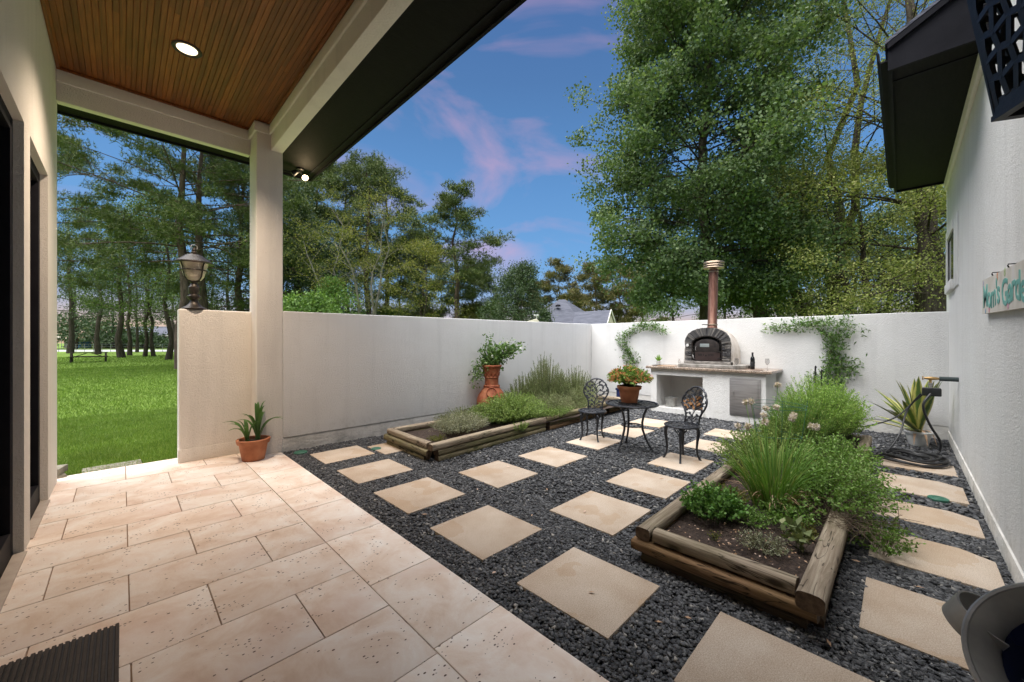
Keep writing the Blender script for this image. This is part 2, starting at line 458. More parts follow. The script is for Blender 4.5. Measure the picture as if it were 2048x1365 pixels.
def log_mat(name, c1, c2, c3, moss=.0):
    m, nt, b = nm(name)
    r = obj_random(nt)
    t = nd(nt, 'ShaderNodeTexCoord').outputs['Object']
    v = nd(nt, 'ShaderNodeVectorMath', {0: t, 1: nd(nt, 'ShaderNodeCombineXYZ', {0: math_(nt, 'MULTIPLY', r, 17.0), 2: math_(nt, 'MULTIPLY', r, 5.0)}).outputs[0]}, operation='ADD').outputs[0]
    vs = nd(nt, 'ShaderNodeMapping', {'Vector': v, 'Scale': (1.6, 26, 26)}).outputs[0]
    grain = noise(nt, vs, 1.6, 6, .65, .5)
    col = ramp(nt, grain, [(.32, c1), (.52, c2), (.68, c3)])
    vc = nd(nt, 'ShaderNodeMapping', {'Vector': v, 'Scale': (1.1, 10, 10)}).outputs[0]
    crack = nd(nt, 'ShaderNodeMapRange', {0: math_(nt, 'ABSOLUTE', math_(nt, 'SUBTRACT', noise(nt, vc, 1.5, 3, .5, .8), .5)), 1: .022, 2: .0}).outputs[0]
    crack = math_(nt, 'MULTIPLY', crack, math_(nt, 'GREATER_THAN', noise(nt, v, 1.3, 2), .47))
    col = mixc(nt, crack, col, (.022, .015, .010))
    knot = nd(nt, 'ShaderNodeTexVoronoi', {'Vector': nd(nt, 'ShaderNodeMapping', {'Vector': v, 'Scale': (2.2, 5, 5)}).outputs[0], 'Scale': 1.2}).outputs['Distance']
    col = mixc(nt, nd(nt, 'ShaderNodeMapRange', {0: knot, 1: .17, 2: .08}).outputs[0], col, tuple(x*.35 for x in c1))
    if moss: col = mixc(nt, math_(nt, 'MULTIPLY', nd(nt, 'ShaderNodeMapRange', {0: noise(nt, v, 2.4, 4), 1: .45, 2: .65}).outputs[0], moss), col, (.10, .11, .035))
    col = vary(nt, col, r, .8, 1.15)
    nt.links.new(col, b.inputs['Base Color']); b.inputs['Roughness'].default_value = .85; b.inputs['Specular IOR Level'].default_value = .2
    n1 = bumpn(nt, grain, .6, .008); n2 = bumpn(nt, crack, -1, .015, n1)
    nt.links.new(n2, b.inputs['Normal'])
    return m
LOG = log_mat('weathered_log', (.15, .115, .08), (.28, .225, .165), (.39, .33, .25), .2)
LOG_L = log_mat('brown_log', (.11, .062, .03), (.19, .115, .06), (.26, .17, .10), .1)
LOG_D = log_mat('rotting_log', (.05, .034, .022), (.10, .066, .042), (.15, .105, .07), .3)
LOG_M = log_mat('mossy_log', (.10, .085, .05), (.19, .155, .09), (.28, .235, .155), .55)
LOG_END = plain('log_end', [(.06, .038, .022), (.15, .10, .06)], 40, .9, (40, .8, .006), stretch=(.2, 1, 1))
def plank_mat():
    m, nt, b = nm('stained_board')
    r = obj_random(nt)
    t = nd(nt, 'ShaderNodeTexCoord').outputs['Object']
    v = nd(nt, 'ShaderNodeVectorMath', {0: t, 1: nd(nt, 'ShaderNodeCombineXYZ', {0: math_(nt, 'MULTIPLY', r, 31.0), 1: math_(nt, 'MULTIPLY', r, 11.0)}).outputs[0]}, operation='ADD').outputs[0]
    vs = nd(nt, 'ShaderNodeMapping', {'Vector': v, 'Scale': (38, 1.6, 10)}).outputs[0]
    g = noise(nt, vs, 1.3, 6, .65, .7)
    col = ramp(nt, g, [(.28, (.105, .030, .007)), (.5, (.20, .060, .013)), (.7, (.29, .098, .024))])
    col = vary(nt, col, r, .72, 1.25)
    nt.links.new(col, b.inputs['Base Color']); b.inputs['Roughness'].default_value = .5
    nt.links.new(bumpn(nt, g, .25, .004), b.inputs['Normal'])
    return m
PLANK = plank_mat()
def bark_mat(name, c1, c2, sc=5):
    m, nt, b = nm(name)
    v = coords(nt, scale=(1, 1, .22))
    n1 = noise(nt, v, sc*2.2, 6, .7, .6)
    col = ramp(nt, n1, [(.35, c1), (.65, c2)])
    nt.links.new(col, b.inputs['Base Color']); b.inputs['Roughness'].default_value = .95; b.inputs['Specular IOR Level'].default_value = .1
    nt.links.new(bumpn(nt, n1, 1, .06), b.inputs['Normal'])
    return m
BARK = bark_mat('oak_bark', (.032, .026, .020), (.095, .078, .062))
BARK_P = bark_mat('pine_bark', (.05, .036, .028), (.15, .108, .085), 3)
BARK_W = bark_mat('pale_bark', (.15, .135, .11), (.30, .275, .235), 2)
def lawn_mat():
    m, nt, b = nm('lawn_turf')
    v = coords(nt)
    col = ramp(nt, noise(nt, v, 26, 6, .75), [(.3, (.085, .145, .022)), (.55, (.155, .235, .042)), (.75, (.23, .31, .075))])
    col = vary(nt, col, noise(nt, v, .35, 4), .7, 1.3)
    nt.links.new(col, b.inputs['Base Color']); b.inputs['Roughness'].default_value = .9; b.inputs['Specular IOR Level'].default_value = .1
    nt.links.new(bumpn(nt, noise(nt, v, 60, 4, .8), .8, .03), b.inputs['Normal'])
    return m
LAWN = lawn_mat()
GRASS = leafmat('grass_blade', (.055, .105, .014), (.098, .165, .026), (.15, .21, .05), .3)
L_GUM = leafmat('sweetgum_leaf', (.034, .062, .022), (.070, .112, .040), (.125, .168, .072), .3)
L_ELM = leafmat('elm_leaf', (.066, .092, .022), (.125, .15, .038), (.185, .195, .06), .32)
L_OAK = leafmat('oak_leaf', (.026, .050, .012), (.055, .090, .022), (.09, .13, .035), .28)
L_PINE = leafmat('pine_needle', (.028, .048, .012), (.058, .086, .021), (.11, .135, .038), .12)
L_PINE2 = leafmat('far_pine_needle', (.045, .055, .018), (.085, .090, .026), (.14, .11, .035), .12)
L_YEL = leafmat('yellowing_leaf', (.058, .078, .016), (.10, .115, .026), (.15, .15, .04), .35)
L_DARK = leafmat('dark_bush_leaf', (.018, .036, .013), (.038, .064, .024), (.065, .09, .04), .15)
L_SHRUB = leafmat('hedge_leaf', (.040, .085, .015), (.075, .14, .03), (.12, .19, .05), .3)
L_THYME = leafmat('thyme_leaf', (.075, .105, .035), (.125, .165, .065), (.20, .23, .10), .25)
L_THYME_G = leafmat('grey_thyme_leaf', (.13, .16, .085), (.20, .23, .13), (.29, .31, .19), .2)
L_OREG = leafmat('oregano_leaf', (.065, .115, .022), (.115, .18, .04), (.19, .25, .075), .3)
L_ROSE = leafmat('rosemary_needle', (.062, .098, .030), (.110, .150, .050), (.18, .21, .085), .15)
L_MINT = leafmat('mint_leaf', (.055, .115, .020), (.10, .19, .035), (.20, .30, .10), .3)
L_PARS = leafmat('parsley_leaf', (.040, .105, .018), (.075, .165, .03), (.12, .22, .06), .25)
L_CHIVE = leafmat('chive_blade', (.055, .125, .020), (.10, .20, .035), (.22, .24, .07), .25)
L_TARR = leafmat('tarragon_leaf', (.09, .18, .030), (.15, .26, .05), (.26, .36, .10), .35)
L_VINE = leafmat('vine_leaf', (.035, .080, .018), (.070, .135, .03), (.13, .20, .06), .25)
L_LANT = leafmat('lantana_leaf', (.050, .105, .020), (.095, .165, .03), (.18, .22, .05), .3)
L_CLIV = leafmat('clivia_leaf', (.030, .075, .018), (.05, .11, .028), (.08, .15, .04), .2, .35)
PETAL_W = leafmat('white_petal', (.42, .44, .42), (.50, .53, .52), None, .2)
PETAL_R = leafmat('orange_petal', (.30, .065, .04), (.38, .14, .055), (.44, .26, .10), .2)
DRY = leafmat('dry_stalk', (.18, .12, .06), (.27, .20, .11), (.34, .28, .19), .1)
SEED = leafmat('seed_head', (.26, .24, .16), (.40, .40, .31), (.46, .46, .38), .2)
STEM = plain('green_stem', [(.06, .09, .03), (.10, .12, .05)], 20, .7)
TWIG = plain('woody_stem', [(.07, .05, .03), (.14, .10, .065)], 20, .9)
def agave_mat():
    m, nt, b = nm('variegated_leaf')
    e_ = nd(nt, 'ShaderNodeAttribute', attribute_name='margin').outputs['Fac']
    v = coords(nt)
    f = math_(nt, 'ADD', e_, math_(nt, 'MULTIPLY', math_(nt, 'SUBTRACT', noise(nt, v, 14, 3), .5), .5))
    col = ramp(nt, f, [(.25, (.060, .115, .024)), (.48, (.13, .19, .04)), (.62, (.40, .38, .10)), (.9, (.46, .43, .14))])
    nt.links.new(col, b.inputs['Base Color']); b.inputs['Roughness'].default_value = .45
    return m
AGAVE = agave_mat()
rnd = random.Random(7)
# ================================================================== GROUND
lawn = part('lawn', MB().add([(-400, -400, -.03), (400, -400, -.03), (400, 400, -.03), (-400, 400, -.03)], [(0, 1, 2, 3)]), LAWN)
tag(lawn, kind='structure')
# grass blades over the near lawn
rng = np.random.RandomState(3)
def lawn_pts(n, y0, y1, seed):
    rg = np.random.RandomState(seed)
    y = y0 + (y1 - y0) * rg.uniform(size=n) ** 1.25
    xl = -.10 * y - .1 - (y - 6.7) * .05; xr = .60 + (y - 6.7) * .11
    return np.stack([xl + (xr - xl) * rg.uniform(-.05, 1.05, n), y, np.full(n, -.03)], 1)
Pg = np.concatenate([lawn_pts(56000, 6.72, 12, 1), lawn_pts(50000, 9, 34, 2), lawn_pts(22000, 25, 58, 3)])
dist = Pg[:, 1]
hgt = rng.uniform(.025, .06, len(Pg)) * (1 + .02 * dist)
lean = rng.normal(size=(len(Pg), 3)) * .35; lean[:, 2] = 1
tip = Pg + unit(lean) * hgt[:, None]
S_ = unit(np.cross(lean, rng.normal(size=(len(Pg), 3)))) * (.0028 + .00045 * dist)[:, None]
V = np.stack([Pg - S_, Pg + S_, tip], 1).reshape(-1, 3)
gr = nppart('grass', (V, np.arange(len(V)).reshape(-1, 3)), GRASS)
tag(gr, 'short green lawn grass growing up to the terrace edge', 'grass', kind='stuff')

# ---- gravel court with stepping pavers
gx0, gx1, gy0, gy1 = 1.55, 9.16, -.52, 6.07
court = part('gravel_court', MB().add([(gx0, gy0, 0), (gx1, gy0, 0), (gx1, gy1, 0), (gx0, gy1, 0)], [(0, 1, 2, 3)]), GRAVEL_BASE)
tag(court, kind='structure')
PZ = .026
pavers = [  # x0, x1, y0, y1
    (1.80, 2.45, 5.10, 5.68), (1.80, 2.46, 4.13, 4.74), (1.80, 2.44, 3.10, 3.79), (1.79, 2.43, 2.08, 2.75), (1.77, 2.38, 1.07, 1.73), (1.76, 2.40, .06, .73),
    (2.78, 3.42, 2.99, 3.67), (2.74, 3.40, 1.61, 2.26), (3.75, 4.40, 2.97, 3.64), (3.75, 4.39, 1.63, 2.30),
    (4.76, 5.47, 3.04, 3.61), (4.68, 5.36, 1.70, 2.27), (5.76, 6.46, 3.00, 3.69), (5.80, 6.40, 1.75, 2.27), (6.73, 7.38, 3.04, 3.66), (6.78, 7.38, 1.76, 2.32),
    (2.80, 3.43, -.40, .165), (3.78, 4.39, -.46, .17), (4.74, 5.28, -.46, .19), (5.62, 6.30, -.45, .19), (6.68, 7.22, -.45, .19), (2.52, 2.98, 4.95, 5.5)]
for i, (x0, x1, y0, y1) in enumerate(pavers):
    t = rnd.uniform(-.006, .006)
    M_ = Matrix.Translation(((x0 + x1)/2, (y0 + y1)/2, PZ - .025 + rnd.uniform(-.003, .003))) @ Matrix.Rotation(t, 4, 'Z') @ Matrix.Rotation(rnd.uniform(-.004, .004), 4, 'X')
    hx, hy = (x1 - x0)/2, (y1 - y0)/2
    ch = .006
    mb = MB()
    if i in (17, 18, 19):   # corner clipped by the house wall line
        poly = [(-hx, hy), (-hx, -hy), (hx - .10, -hy), (hx, -hy + .16), (hx, hy)]
    else:
        poly = [(-hx, -hy), (hx, -hy), (hx, hy), (-hx, hy)]
    mb.prism(poly, 'z', -.025, .025)
    o = part('paver', mb, PAVER, court, bevel=.006, seg=2)
    o.matrix_basis = M_
o = part('paver', MB().box(-.32, .32, -.26, .26, -.025, .025), PAVER_G, court, bevel=.006)
o.location = (2.10, -.19, PZ - .018); o['label'] = 'greyish paver'

# raised-bed footprints (for keeping gravel out)
BEDS = [(2.66, 7.3, .30, 1.34), (2.86, 8.2, 4.30, 5.50)]
def chips(n, x0, x1, y0, y1, seed, s0, s1):
    rg = np.random.RandomState(seed)
    P = np.stack([rg.uniform(x0, x1, n), rg.uniform(y0, y1, n)], 1)
    ok = np.ones(n, bool)
    for (a, b, c, d) in pavers:
        ok &= ~((P[:, 0] > a + .004) & (P[:, 0] < b - .004) & (P[:, 1] > c + .004) & (P[:, 1] < d - .004))
    for (a, b, c, d) in BEDS + [(8.34, 9.2, 1.74, 3.97), (1.79, 2.41, -.44, .06)]:
        ok &= ~((P[:, 0] > a) & (P[:, 0] < b) & (P[:, 1] > c) & (P[:, 1] < d))
    ok &= P[:, 0] > gx0 + .012
    P = P[ok]; n = len(P)
    size = rg.uniform(s0, s1, n)
    corners = np.array([(x, y, z) for x in (-1, 1) for y in (-1, 1) for z in (-1, 1)], float)
    V = corners[None] + rg.uniform(-.45, .45, (n, 8, 3))
    V *= np.stack([rg.uniform(.75, 1.3, n), rg.uniform(.5, .9, n), rg.uniform(.35, .65, n)], 1)[:, None, :]
    V *= (size * .5)[:, None, None]
    a = rg.uniform(0, 2*PI, n); b = rg.normal(size=n)*.35
    ca, sa, cb, sb = np.cos(a), np.sin(a), np.cos(b), np.sin(b)
    x, y, z = V[..., 0].copy(), V[..., 1].copy(), V[..., 2].copy()
    y2 = y*cb[:, None] - z*sb[:, None]; z2 = y*sb[:, None] + z*cb[:, None]
    V = np.stack([x*ca[:, None] - y2*sa[:, None], x*sa[:, None] + y2*ca[:, None], z2], -1)
    V[..., 0] += P[:, 0:1]; V[..., 1] += P[:, 1:2]; V[..., 2] += (rg.uniform(.003, .017, n))[:, None]
    fc = np.array([(0, 1, 3, 2), (4, 6, 7, 5), (0, 4, 5, 1), (2, 3, 7, 6), (0, 2, 6, 4), (1, 5, 7, 3)])
    F_ = (np.arange(n)*8)[:, None, None] + fc[None]
    return V.reshape(-1, 3), F_.reshape(-1, 4)
parts_ = [chips(32000, 1.55, 2.9, -.52, 2.6, 1, .011, .026), chips(24000, 1.55, 2.9, 2.6, 6.07, 2, .012, .026),
          chips(30000, 2.9, 5.2, -.52, 6.0, 3, .014, .029), chips(9000, 2.9, 5.2, -.52, .4, 5, .016, .03), chips(22000, 5.2, 9.1, -.52, 6.0, 4, .024, .042)]
gv = nppart('gravel', cat_vf(parts_), GRAVEL)
tag(gv, 'dark grey crushed basalt chips filling the courtyard between the pavers', 'gravel', kind='stuff')

# ---- terrace of stamped slabs
terr = part('terrace', MB().box(-.80, 1.535, -2.0, 6.70, -.12, .020), JOINT)
tag(terr, kind='structure')
ys = [6.70, 6.06, 5.56, 5.07, 4.57, 4.07, 3.58, 3.09, 2.59, 2.10, 1.61, 1.11, .62, .12, -.4, -.9, -1.4, -2.0]
J = .0028
def tile(x0, x1, y0, y1):
    mb = MB().box(x0 + J - (x0+x1)/2, x1 - J - (x0+x1)/2, y0 + J - (y0+y1)/2, y1 - J - (y0+y1)/2, 0, .018)
    o = part('tile', mb, TERRACE, terr, bevel=.004, seg=2)
    o.location = ((x0+x1)/2, (y0+y1)/2, .014 + rnd.uniform(-.0008, .0008))
for k in range(len(ys) - 1):
    y1, y0 = ys[k], ys[k+1]
    xs = [-.78, .03, .74, 1.095] if k % 2 == 0 else [-.78, -.33, .38, 1.095]
    for a, b in zip(xs[:-1], xs[1:]): tile(a, b, y0, y1)
by = [6.05, 5.18, 4.45, 3.83, 3.10, 2.35, 1.645, .92, .2, -.6, -1.3, -2.0]
for a, b in zip(by[1:], by[:-1]): tile(1.095, 1.55, a, b)
tile(1.095, 1.26, 6.05, 6.40)

SILL_D = plain('mossy_stone', [(.12, .11, .08), (.20, .185, .14), (.27, .25, .2)], 12, .95, (40, .6, .006))
# stepping stone and edging blocks in the lawn
o = part('stepping_stone', MB().box(-.32, .20, -.14, .14, -.03, .01), SILL_D, bevel=.01, loc=(-.02, 6.93, 0)); o.rotation_euler.z = .04
tag(o, 'flat grey stone sunk in the lawn against the terrace edge', 'stepping stone')
e1 = part('edging_block', MB().box(-.09, .09, -.12, .12, 0, .09), SILL_D, bevel=.01, loc=(-.55, 6.74, -.03)); e1.rotation_euler.z = .2
tag(e1, 'lower of two pale blocks at the grassy corner of the house wall', 'block')
e2 = part('edging_block', MB().box(-.075, .075, -.11, .11, 0, .075), SILL_D, bevel=.01, loc=(-.54, 6.75, .061)); e2.rotation_euler.z = -.25
tag(e2, 'upper of two pale blocks at the grassy corner of the house wall', 'block')

# ================================================================== PORCH HOUSE
house = thing('house', 'white stucco porch house with dark eaves and a stained board ceiling', 'house')
hw = MB()
WX0, WX1 = -.78, -.50
DO = [(2.35, 4.48), (4.74, 5.77)]; DH = 3.14
hw.box(WX0, WX1, -2.0, DO[0][0], 0, 4.6); hw.box(WX0, WX1, DO[0][1], DO[1][0], 0, 4.6); hw.box(WX0, WX1, DO[1][1], 6.50, 0, 4.6)
for a, b in DO: hw.box(WX0, WX1, a, b, DH, 4.6)
part('wall', hw, STUCCO_P, house)
for a, b in DO:
    d = MB()
    fx0, fx1 = -.64, -.55
    d.box(fx0, fx1, a, a + .09, .03, DH); d.box(fx0, fx1, b - .09, b, .03, DH); d.box(fx0, fx1, a + .09, b - .09, DH - .10, DH)
    d.box(fx0, fx1, a + .09, b - .09, .03, .22); d.box(fx0 + .02, fx1 - .01, (a+b)/2 - .03, (a+b)/2 + .03, .22, DH - .10)
    dr = part('door', d, DARK_TRIM, house, bevel=.004)
    part('pane', MB().box(fx0 + .03, fx0 + .045, a + .09, b - .09, .22, DH - .10), GLASS_DARK, dr)
    part('sill', MB().box(-.55, -.485, a, b, 0, .045), SILL, house, bevel=.006)
part('column', MB().box(1.265, 1.578, 6.07, 6.47, .0, 4.5), STUCCO_P, house, bevel=.012, seg=3)
part('beam', MB().box(1.43, 1.570, -2.0, 6.07, 4.15, 4.52), STUCCO_P, house, bevel=.008)
part('beam', MB().box(-.50, 1.265, 6.43, 6.53, 4.15, 4.52), STUCCO_P, house, bevel=.008)
part('trim', MB().box(1.405, 1.428, -2.0, 6.05, 4.35, 4.475), WHITE_TRIM, house, bevel=.006)
part('trim', MB().box(-.50, 1.245, 6.40, 6.428, 4.35, 4.475), WHITE_TRIM, house, bevel=.006)
part('trim', MB().box(1.235, 1.405, 6.04, 6.067, 4.35, 4.475).box(1.235, 1.262, 6.067, 6.40, 4.35, 4.475), WHITE_TRIM, house, bevel=.006)
ceil = part('porch_ceiling', MB().box(-.50, 1.43, -2.0, 6.43, 4.515, 4.56), DARK_TRIM, house)
x = -.495; k = 0
while x < 1.40:
    w = .0435
    cuts = sorted(rnd.uniform(-1, 6.2) for _ in range(2)); edges = [-2.0] + cuts + [6.425]
    x1 = min(x + w, 1.428)
    for a, b in zip(edges[:-1], edges[1:]):
        if b - a < .05: continue
        cx, cy = (x + x1)/2, (a + b)/2
        mb = MB().prism([(x - cx + .0006, .013), (x - cx + .0006, .004), (x - cx + .004, 0), (x1 - cx - .004, 0), (x1 - cx - .0006, .004), (x1 - cx - .0006, .013)], 'y', a - cy + .0006, b - cy - .0006)
        part('plank', mb, PLANK, ceil, loc=(cx, cy, 4.50))
    x += w; k += 1
part('ceiling_trim', MB().box(-.497, 1.232, 6.372, 6.398, 4.472, 4.499).box(-.497, -.472, -2.0, 6.372, 4.472, 4.499).box(1.378, 1.403, -2.0, 6.012, 4.472, 4.499), PLANK, house, bevel=.005)
# eaves
part('soffit', MB().box(1.575, 2.18, -2.0, 6.88, 4.215, 4.24).box(-1.3, 1.575, 6.54, 6.88, 4.215, 4.24), SOFFIT, house)
part('soffit_trim', MB().box(2.09, 2.115, -2.0, 6.80, 4.203, 4.2145).box(1.60, 2.09, 6.78, 6.80, 4.203, 4.2145), DARK_TRIM, house)
part('fascia', MB().box(2.18, 2.21, -2.0, 6.91, 4.19, 4.52).box(-1.3, 2.18, 6.88, 6.91, 4.19, 4.52), DARK_TRIM, house)
gt = MB()
gp = [(0, 0), (.06, 0), (.085, .03), (.085, .075), (.10, .10), (.09, .105), (.07, .08), (.07, .035), (.055, .012), (0, .012)]
gt.prism([(2.212 + a, 4.30 + b) for a, b in gp], 'y', -2.0, 7.08)
gt2 = MB().prism([(6.912 + a, 4.30 + b) for a, b in gp], 'x', -1.3, 2.21)
gt.add(gt2.v, gt2.f)
part('gutter', gt, DARK_TRIM, house)
part('roof', MB().add([(2.30, -2, 4.50), (2.30, 7.08, 4.50), (-1.3, 7.08, 4.50), (-1.3, -2, 4.60), (.3, -2, 5.4), (.3, 5.0, 5.4), (-1.3, 5.0, 5.4)],
     [(0, 1, 5, 4), (1, 2, 6, 5), (4, 5, 6, 3), (0, 4, 3), (3, 6, 2)]).box(-1.3, 2.2, -2.0, 6.95, 4.565, 4.60), SHINGLE, house)  # out of view; the flat slab is added to block sky light over the porch

# wing wall beside the column
wing = part('wing_wall', MB().box(.50, 1.30, 6.38, 6.58, -.05, 1.965), STUCCO_P, bevel=.025, seg=4)
tag(wing, 'short waist-high stucco wall jutting from the porch column toward the lawn', 'wall')
part('footing', MB().box(.494, 1.262, 6.372, 6.40, .03, .20), STUCCO_P, wing, bevel=.004)

# ================================================================== GARDEN WALLS
gwl = MB()
wavy = lambda t, s: .007*mnoise.noise((t*1.1, s, 0)) + .003*mnoise.noise((t*5, s, 3))
gwl.prism([(1.578, .21), (9.40, .21)] + [(9.40 - 7.822*k/40, 2.03 - .055*k/40 + wavy(k*.2, 1)) for k in range(41)], 'y', 6.07, 6.27)
g1 = part('garden_wall', gwl, STUCCO, bevel=.018, seg=3)
tag(g1, 'long white stucco wall behind the log bed with rosemary', 'wall')
part('footing', MB().box(1.56, 9.16, 6.078, 6.26, -.1, .207), FOOT, g1)
gwb = MB().prism([(-.60, .21), (6.068, .21)] + [(6.068 - 6.668*k/36, 2.028 + wavy(k*.19, 7)) for k in range(37)], 'x', 9.16, 9.36)
g2 = part('garden_wall', gwb, STUCCO, bevel=.018, seg=3)
tag(g2, 'white stucco wall behind the brick oven with climbing vines', 'wall')
part('footing', MB().box(9.168, 9.35, -.60, 6.068, -.1, .207), FOOT, g2)

# ================================================================== NEIGHBOUR BUILDING (side wall with sign)
nb = thing('side_building', 'white stucco building with black eave facing the gravel court', 'building')
SY = -.52
wl = MB()
wx0, wx1, wz0, wz1 = 8.15, 9.10, 2.42, 3.12     # window opening
wl.box(-2.5, wx0, SY - .25, SY, .16, 4.36); wl.box(wx1, 9.62, SY - .25, SY, .16, 4.36)
wl.box(wx0, wx1, SY - .25, SY, .16, wz0); wl.box(wx0, wx1, SY - .25, SY, wz1, 4.36); wl.box(-2.5, 5.3, SY - .25, SY, 4.36, 6.0)
part('wall', wl, STUCCO, nb)
part('footing', MB().box(-2.5, 9.155, SY - .2, SY + .012, -.1, .155), FOOT, nb, bevel=.004)
fr = MB()
f = .13
fr.box(wx0 - .5, wx0, SY - .01, SY + .016, wz0 - f, wz1 + f).box(wx1, wx1 + f, SY - .01, SY + .03, wz0 - f, wz1 + f)
fr.box(wx0, wx1, SY - .01, SY + .03, wz1, wz1 + f).box(wx0, wx1, SY - .01, SY + .05, wz0 - f, wz0)
win = part('window', fr, STUCCO, nb, bevel=.008)
part('frame', MB().box(wx0, wx0 + .04, SY - .03, SY + .012, wz0, wz1).box(wx1 - .04, wx1, SY - .03, SY + .012, wz0, wz1).box(wx0 + .04, wx1 - .04, SY - .03, SY + .012, wz1 - .04, wz1).box(wx0 + .04, wx1 - .04, SY - .03, SY + .012, wz0, wz0 + .04), BLACK, win)
part('pane', MB().box(wx0 + .04, wx1 - .04, SY - .02, SY + .006, wz0 + .04, wz1 - .04), GLASS_DARK, win)
part('frieze', MB().box(5.2, 9.5, SY + .001, SY + .035, 4.0, 4.155), WHITE_TRIM, nb, bevel=.008)
EX0, EX1, EY = 5.15, 9.50, .085
part('soffit', MB().box(EX0 + .05, EX1 - .03, SY + .002, EY - .02, 4.16, 4.185), SOFFIT, nb)
part('soffit_trim', MB().box(EX0 + .3, EX0 + .318, SY + .002, EY - .02, 4.150, 4.16), DARK_TRIM, nb)
part('fascia', MB().box(EX0, EX1, EY - .02, EY + .01, 4.13, 4.36).box(EX1 - .03, EX1, SY, EY - .02, 4.13, 4.36), DARK_TRIM, nb)
rk = MB().prism([(EY - .02, 4.13), (EY - .02, 4.36), (-1.1, 5.0), (-1.1, 4.33), (SY + .003, 4.13)], 'x', EX0, EX0 + .035)
rk.prism([(EY + .012, 4.32), (EY + .012, 4.385), (-1.1, 5.06), (-1.1, 4.99)], 'x', EX0 - .035, EX0)
part('rake_board', rk, DARK_TRIM, nb)
gt3 = MB().prism([(EY + .012 + a*.8, 4.22 + b*1.2) for a, b in gp], 'x', EX0, EX1)
part('gutter', gt3, DARK_TRIM, nb)
part('roof', MB().add([(EX0 - .04, EY + .03, 4.37), (EX1 + .02, EY + .03, 4.37), (EX1 + .02, -4, 6.7), (EX0 - .04, -4, 6.7), (EX0 - .04, EY + .03, 4.40), (EX1 + .02, EY + .03, 4.40), (EX1 + .02, -4, 6.74), (EX0 - .04, -4, 6.74)],
     [(0, 1, 2, 3), (7, 6, 5, 4), (0, 4, 5, 1), (1, 5, 6, 2), (2, 6, 7, 3), (3, 7, 4, 0)]), SHINGLE, nb)
# ================================================================== LIGHT FITTINGS
rl = thing('recessed_light', 'round lit recessed light in the stained board ceiling', 'ceiling light', (.463, 5.09, 4.50))
part('trim_ring', MB().lathe([(.120, .0), (.123, -.006), (.112, -.014), (.092, -.010), (.080, .002)], 40, capb=False, capt=False), BRONZE, rl, smooth=True)
part('lens', MB().lathe([(.0005, -.005), (.083, -.005), (.083, -.001), (.0005, -.001)], 40), LENS, rl)
ld = bpy.data.lights.new('recessed_light_glow', 'SPOT'); ld.energy = 92; ld.color = (1, .79, .60); ld.spot_size = R(116); ld.spot_blend = 1; ld.shadow_soft_size = .10
lo = bpy.data.objects.new('recessed_light_glow', ld); C.objects.link(lo); lo.parent = rl; lo.location = (0, 0, -.03)

fl = thing('floodlight', 'lit round floodlight under the dark eave corner above the garden wall', 'floodlight', (1.94, 6.55, 4.215))
part('mount', MB().lathe([(.055, 0), (.055, -.025), (.03, -.035), (.0005, -.035)], 20), BLACK, fl, smooth=True)
part('arm', MB().tube([(0, 0, -.03), (.02, .01, -.07), (.045, .02, -.085)], .014, 8).tube([(0, 0, -.03), (-.03, -.01, -.07), (-.06, -.02, -.085)], .014, 8), BLACK, fl, smooth=True)
def lamp_head(c, d, lit):
    M_ = Matrix.Translation(c) @ Vector(d).to_track_quat('Z', 'Y').to_matrix().to_4x4()
    hd = MB().lathe([(.018, -.06), (.028, -.05), (.036, -.01), (.045, .03), (.046, .04), (.040, .038)], 18, capt=False).xf(M_)
    h = part('lamp_head', hd, BLACK, fl, smooth=True)
    part('bulb', MB().lathe([(.0005, .034), (.03, .034), (.040, .030), (.040, .026), (.0005, .026)], 18).xf(M_), FLOOD if lit else GLAZE, h, smooth=True)
lamp_head((.075, .03, -.10), (-.1, -.75, -.55), True)
lamp_head((-.09, -.03, -.10), (-.7, .3, -.6), False)
ld = bpy.data.lights.new('floodlight_glow', 'POINT'); ld.energy = .8; ld.color = (1, .72, .42); ld.shadow_soft_size = .04
lo = bpy.data.objects.new('floodlight_glow', ld); C.objects.link(lo); lo.parent = fl; lo.location = (.068, -.02, -.165)

# post lamp on the wing wall
pl = thing('post_lamp', 'bronze urn-shaped post lamp standing on the short stucco wall', 'lamp', (.66, 6.48, 1.965))
part('base', MB().lathe([(.13, 0), (.135, .015), (.115, .03), (.085, .045), (.06, .07), (.045, .10), (.045, .12), (.075, .155), (.08, .17), (.055, .185), (.05, .20), (.062, .22), (.062, .29), (.045, .31), (.036, .34), (.05, .36), (.03, .37)], 28), BRONZE, pl, smooth=True)
part('glass_globe', MB().lathe([(.03, .365), (.075, .385), (.105, .43), (.122, .49), (.135, .55), (.150, .60), (.155, .605)], 28), GLAZE, pl, smooth=True)
cg = MB()
for k in range(4):
    a = k*PI/2 + .55
    cg.tube([(r_*math.cos(a), r_*math.sin(a), z_) for r_, z_ in [(.03, .36), (.085, .375), (.118, .42), (.136, .49), (.147, .55), (.165, .60)]], .0085, 6)
cg.tube([(.140*math.cos(a), .140*math.sin(a), .505) for a in np.linspace(0, 2*PI, 33)[:-1]], .008, 6, closed=True)
part('cage', cg, BRONZE, pl, smooth=True)
part('hood', MB().lathe([(.175, .598), (.205, .600), (.203, .612), (.17, .635), (.12, .672), (.09, .70), (.05, .715), (.03, .725), (.034, .74), (.026, .755), (.03, .77), (.015, .80), (.0005, .806)], 32), BRONZE, pl, smooth=True)
part('hanging_loop', MB().tube([(.034*math.cos(a), 0, .805 + .034*math.sin(a)) for a in np.linspace(-.6, PI + .6, 14)], .006, 6), STEEL, pl, smooth=True)

